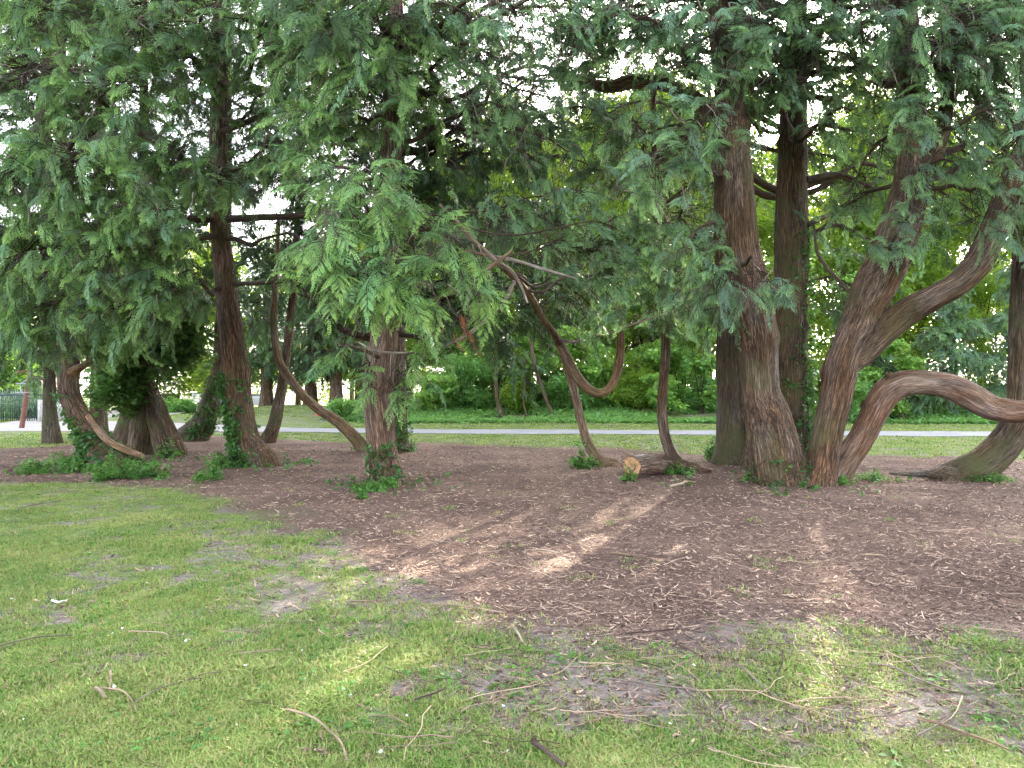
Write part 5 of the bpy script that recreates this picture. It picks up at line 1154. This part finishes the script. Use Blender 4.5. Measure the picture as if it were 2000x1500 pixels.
# ------------------------------------------------------------------ fallen sticks, each its own thing
STICK_PALE = bark('stick_pale', (.16, .12, .08), (.36, .28, .19), (.52, .43, .31), 0, .4); STICK_GREY = bark('stick_grey', (.09, .075, .06), (.24, .20, .165), (.38, .33, .28), 0, .4); STICK_DARK = bark('stick_dark', (.035, .022, .018), (.11, .07, .055), (.22, .15, .12), 0, .6)
ST = [([(30, 1005), (50, 996), (122, 982)], 5, STICK_GREY, 'grey stick on the far lawn in front of the trailing plants'), ([(215, 1325), (217, 1340), (214, 1357)], 7, STICK_PALE, 'short upright-lying twig above the pale wood chunk'),
      ([(187, 1361), (196, 1367), (205, 1375)], 15, STICK_PALE, 'short thick pale wood chunk on the lawn'), ([(195, 1359), (240, 1367), (260, 1385), (265, 1402)], 6, STICK_PALE, 'hooked twig touching the pale wood chunk'),
      ([(265, 1385), (310, 1362), (360, 1342), (400, 1330), (430, 1330)], 4, STICK_GREY, 'long thin grey twig beside the hooked twig'), ([(560, 1399), (610, 1417), (645, 1440), (667, 1467), (678, 1505)], 9, STICK_PALE, 'long curved pale stick running off the bottom edge'),
      ([(0, 1275), (65, 1262), (140, 1252)], 5, STICK_GREY, 'grey twig lying at the lawn\'s left edge'), ([(250, 1246), (320, 1252), (330, 1261)], 5, STICK_PALE, 'pale twig with a bent tip in mid lawn'), ([(465, 1289), (540, 1284), (550, 1279)], 5, STICK_PALE, 'straight pale twig in the yellow part of the lawn'),
      ([(810, 1379), (855, 1367), (870, 1352)], 6, STICK_DARK, 'brown twig with a raised end in the lawn centre'), ([(720, 1412), (765, 1415), (800, 1430)], 5, STICK_PALE, 'thin curved twig right of the long curved stick'), ([(675, 1182), (755, 1181)], 6, STICK_PALE, 'straight stick at the edge of the mulch'),
      ([(845, 1185), (900, 1191), (980, 1200)], 6, STICK_PALE, 'long pale stick along the front edge of the mulch'), ([(1042, 1462), (1065, 1478), (1105, 1506)], 24, STICK_DARK, 'dark slab of bark at the bottom edge'),
      ([(1792, 1417), (1835, 1431), (1880, 1442), (1930, 1462), (1970, 1482)], 12, STICK_PALE, 'thick pale stick crossing another near the lower corner'), ([(1790, 1452), (1835, 1430), (1857, 1407), (1910, 1382)], 7, STICK_GREY, 'grey stick crossed by the thick pale stick'),
      ([(1697, 1307), (1740, 1316), (1810, 1342), (1880, 1367), (1985, 1372)], 7, STICK_GREY, 'longest grey stick above the crossed sticks'), ([(1165, 1347), (1180, 1339), (1250, 1342), (1320, 1355), (1360, 1362), (1385, 1390)], 6, STICK_GREY, 'long wavy stick across the bare soil'),
      ([(1360, 1361), (1430, 1362), (1500, 1360)], 6, STICK_PALE, 'straight pale stick touching the wavy stick'), ([(1430, 1300), (1465, 1330), (1505, 1362), (1570, 1402)], 5, STICK_GREY, 'thin grey stick slanting over the straight pale stick'),
      ([(1570, 1420), (1575, 1402), (1625, 1390), (1665, 1382)], 5, STICK_PALE, 'forked-looking twig at the end of the slanting stick'), ([(1530, 1280), (1527, 1310), (1517, 1327)], 6, STICK_DARK, 'short hooked brown twig on the bare soil'),
      ([(1135, 1322), (1155, 1297), (1185, 1282)], 6, STICK_GREY, 'short bent twig on the bare soil\'s left'), ([(1320, 1265), (1345, 1275), (1372, 1288)], 12, STICK_DARK, 'flat strip of dark bark on the bare soil'), ([(1785, 1247), (1820, 1285), (1848, 1320)], 4, STICK_GREY, 'thin straight twig above the longest grey stick'),
      ([(1185, 1087), (1230, 1092), (1275, 1099)], 6, BARK_SMOOTH, 'greenish mossy twig in the mulch'), ([(1037, 1081), (1065, 1081), (1093, 1084)], 9, STICK_PALE, 'bright pale split stick on the mulch'), ([(1680, 1092), (1725, 1094)], 8, STICK_PALE, 'tan split wood piece on the mulch'),
      ([(1220, 1246), (1270, 1244), (1325, 1236)], 7, STICK_DARK, 'brown stick at the front edge of the mulch'), ([(1900, 1370), (1950, 1390), (2010, 1420)], 5, STICK_GREY, 'grey twig running off beside the longest stick'), ([(1308, 955), (1330, 950), (1342, 944), (1358, 946)], 9, STICK_PALE, 'gnarled tan root piece in front of the slim bent stem'),
      ([(1000, 1230), (1010, 1245), (1022, 1262)], 12, STICK_PALE, 'curled bark shaving at the mulch edge')]
for rows, w_, m, lab in ST:
    pts = []
    for q, (px, py) in enumerate(rows):
        x_, y_ = G(px, py); r_ = .27*w_/F*y_*(1-.55*q/len(rows)); pts.append([x_, y_, float(ground_z(x_, y_))+max(r_, .006)+.030+.008*math.sin(q*2.1), r_])
    o_ = np.array([*pts[0][:2], 0, 0]); b = Buf()
    tube(b, np.array(pts)-o_, 10, .04, .0015, .16, seed=len(lab))
    if w_ < 9 and len(rows) > 2:
        a_ = np.array(pts[len(pts)//2]); d_ = np.array(pts[-1][:3])-np.array(pts[0][:3]); pr_ = np.array([-d_[1], d_[0], 0]); sg = 1 if len(lab) % 2 else -1
        e_ = a_[:3]+d_*.16+pr_*.13*sg+[0, 0, .004]; tube(b, np.array([[*a_[:3], a_[3]*.7], [*((a_[:3]+e_)/2+[0, 0, .006]), a_[3]*.5], [*e_, a_[3]*.25]])-o_, 6, .04, 0, .1)
    if w_ > 11 and m is STICK_DARK: b.V[0][:, 2] = b.V[0][:, 2]*.55+.004
    o = link('fallen_stick', b.mesh('fallen_stick', [m]), None, label=lab, category='stick', group='fallen sticks'); o.location = (o_[0], o_[1], 0)
x_, y_ = G(117, 1189); b = Buf()
g_ = np.linspace(-1, 1, 7); gx_, gy_ = np.meshgrid(g_, g_[:4]); zz = .012+.02*(fbm(gx_*2+3, gy_*2, 1, 2))+.012*gx_**2
b.add(np.column_stack([gx_.ravel()*.055, gy_.ravel()*.018+.008*np.sin(gx_.ravel()*2), zz.ravel()]), [[r*7+c, r*7+c+1, (r+1)*7+c+1, (r+1)*7+c] for r in range(3) for c in range(6)])
o = link('paper_scrap', b.mesh('paper_scrap', [WHITEP]), None, label='crumpled white scrap lying on the lawn', category='litter'); o.location = (x_, y_, float(ground_z(x_, y_))+.02)
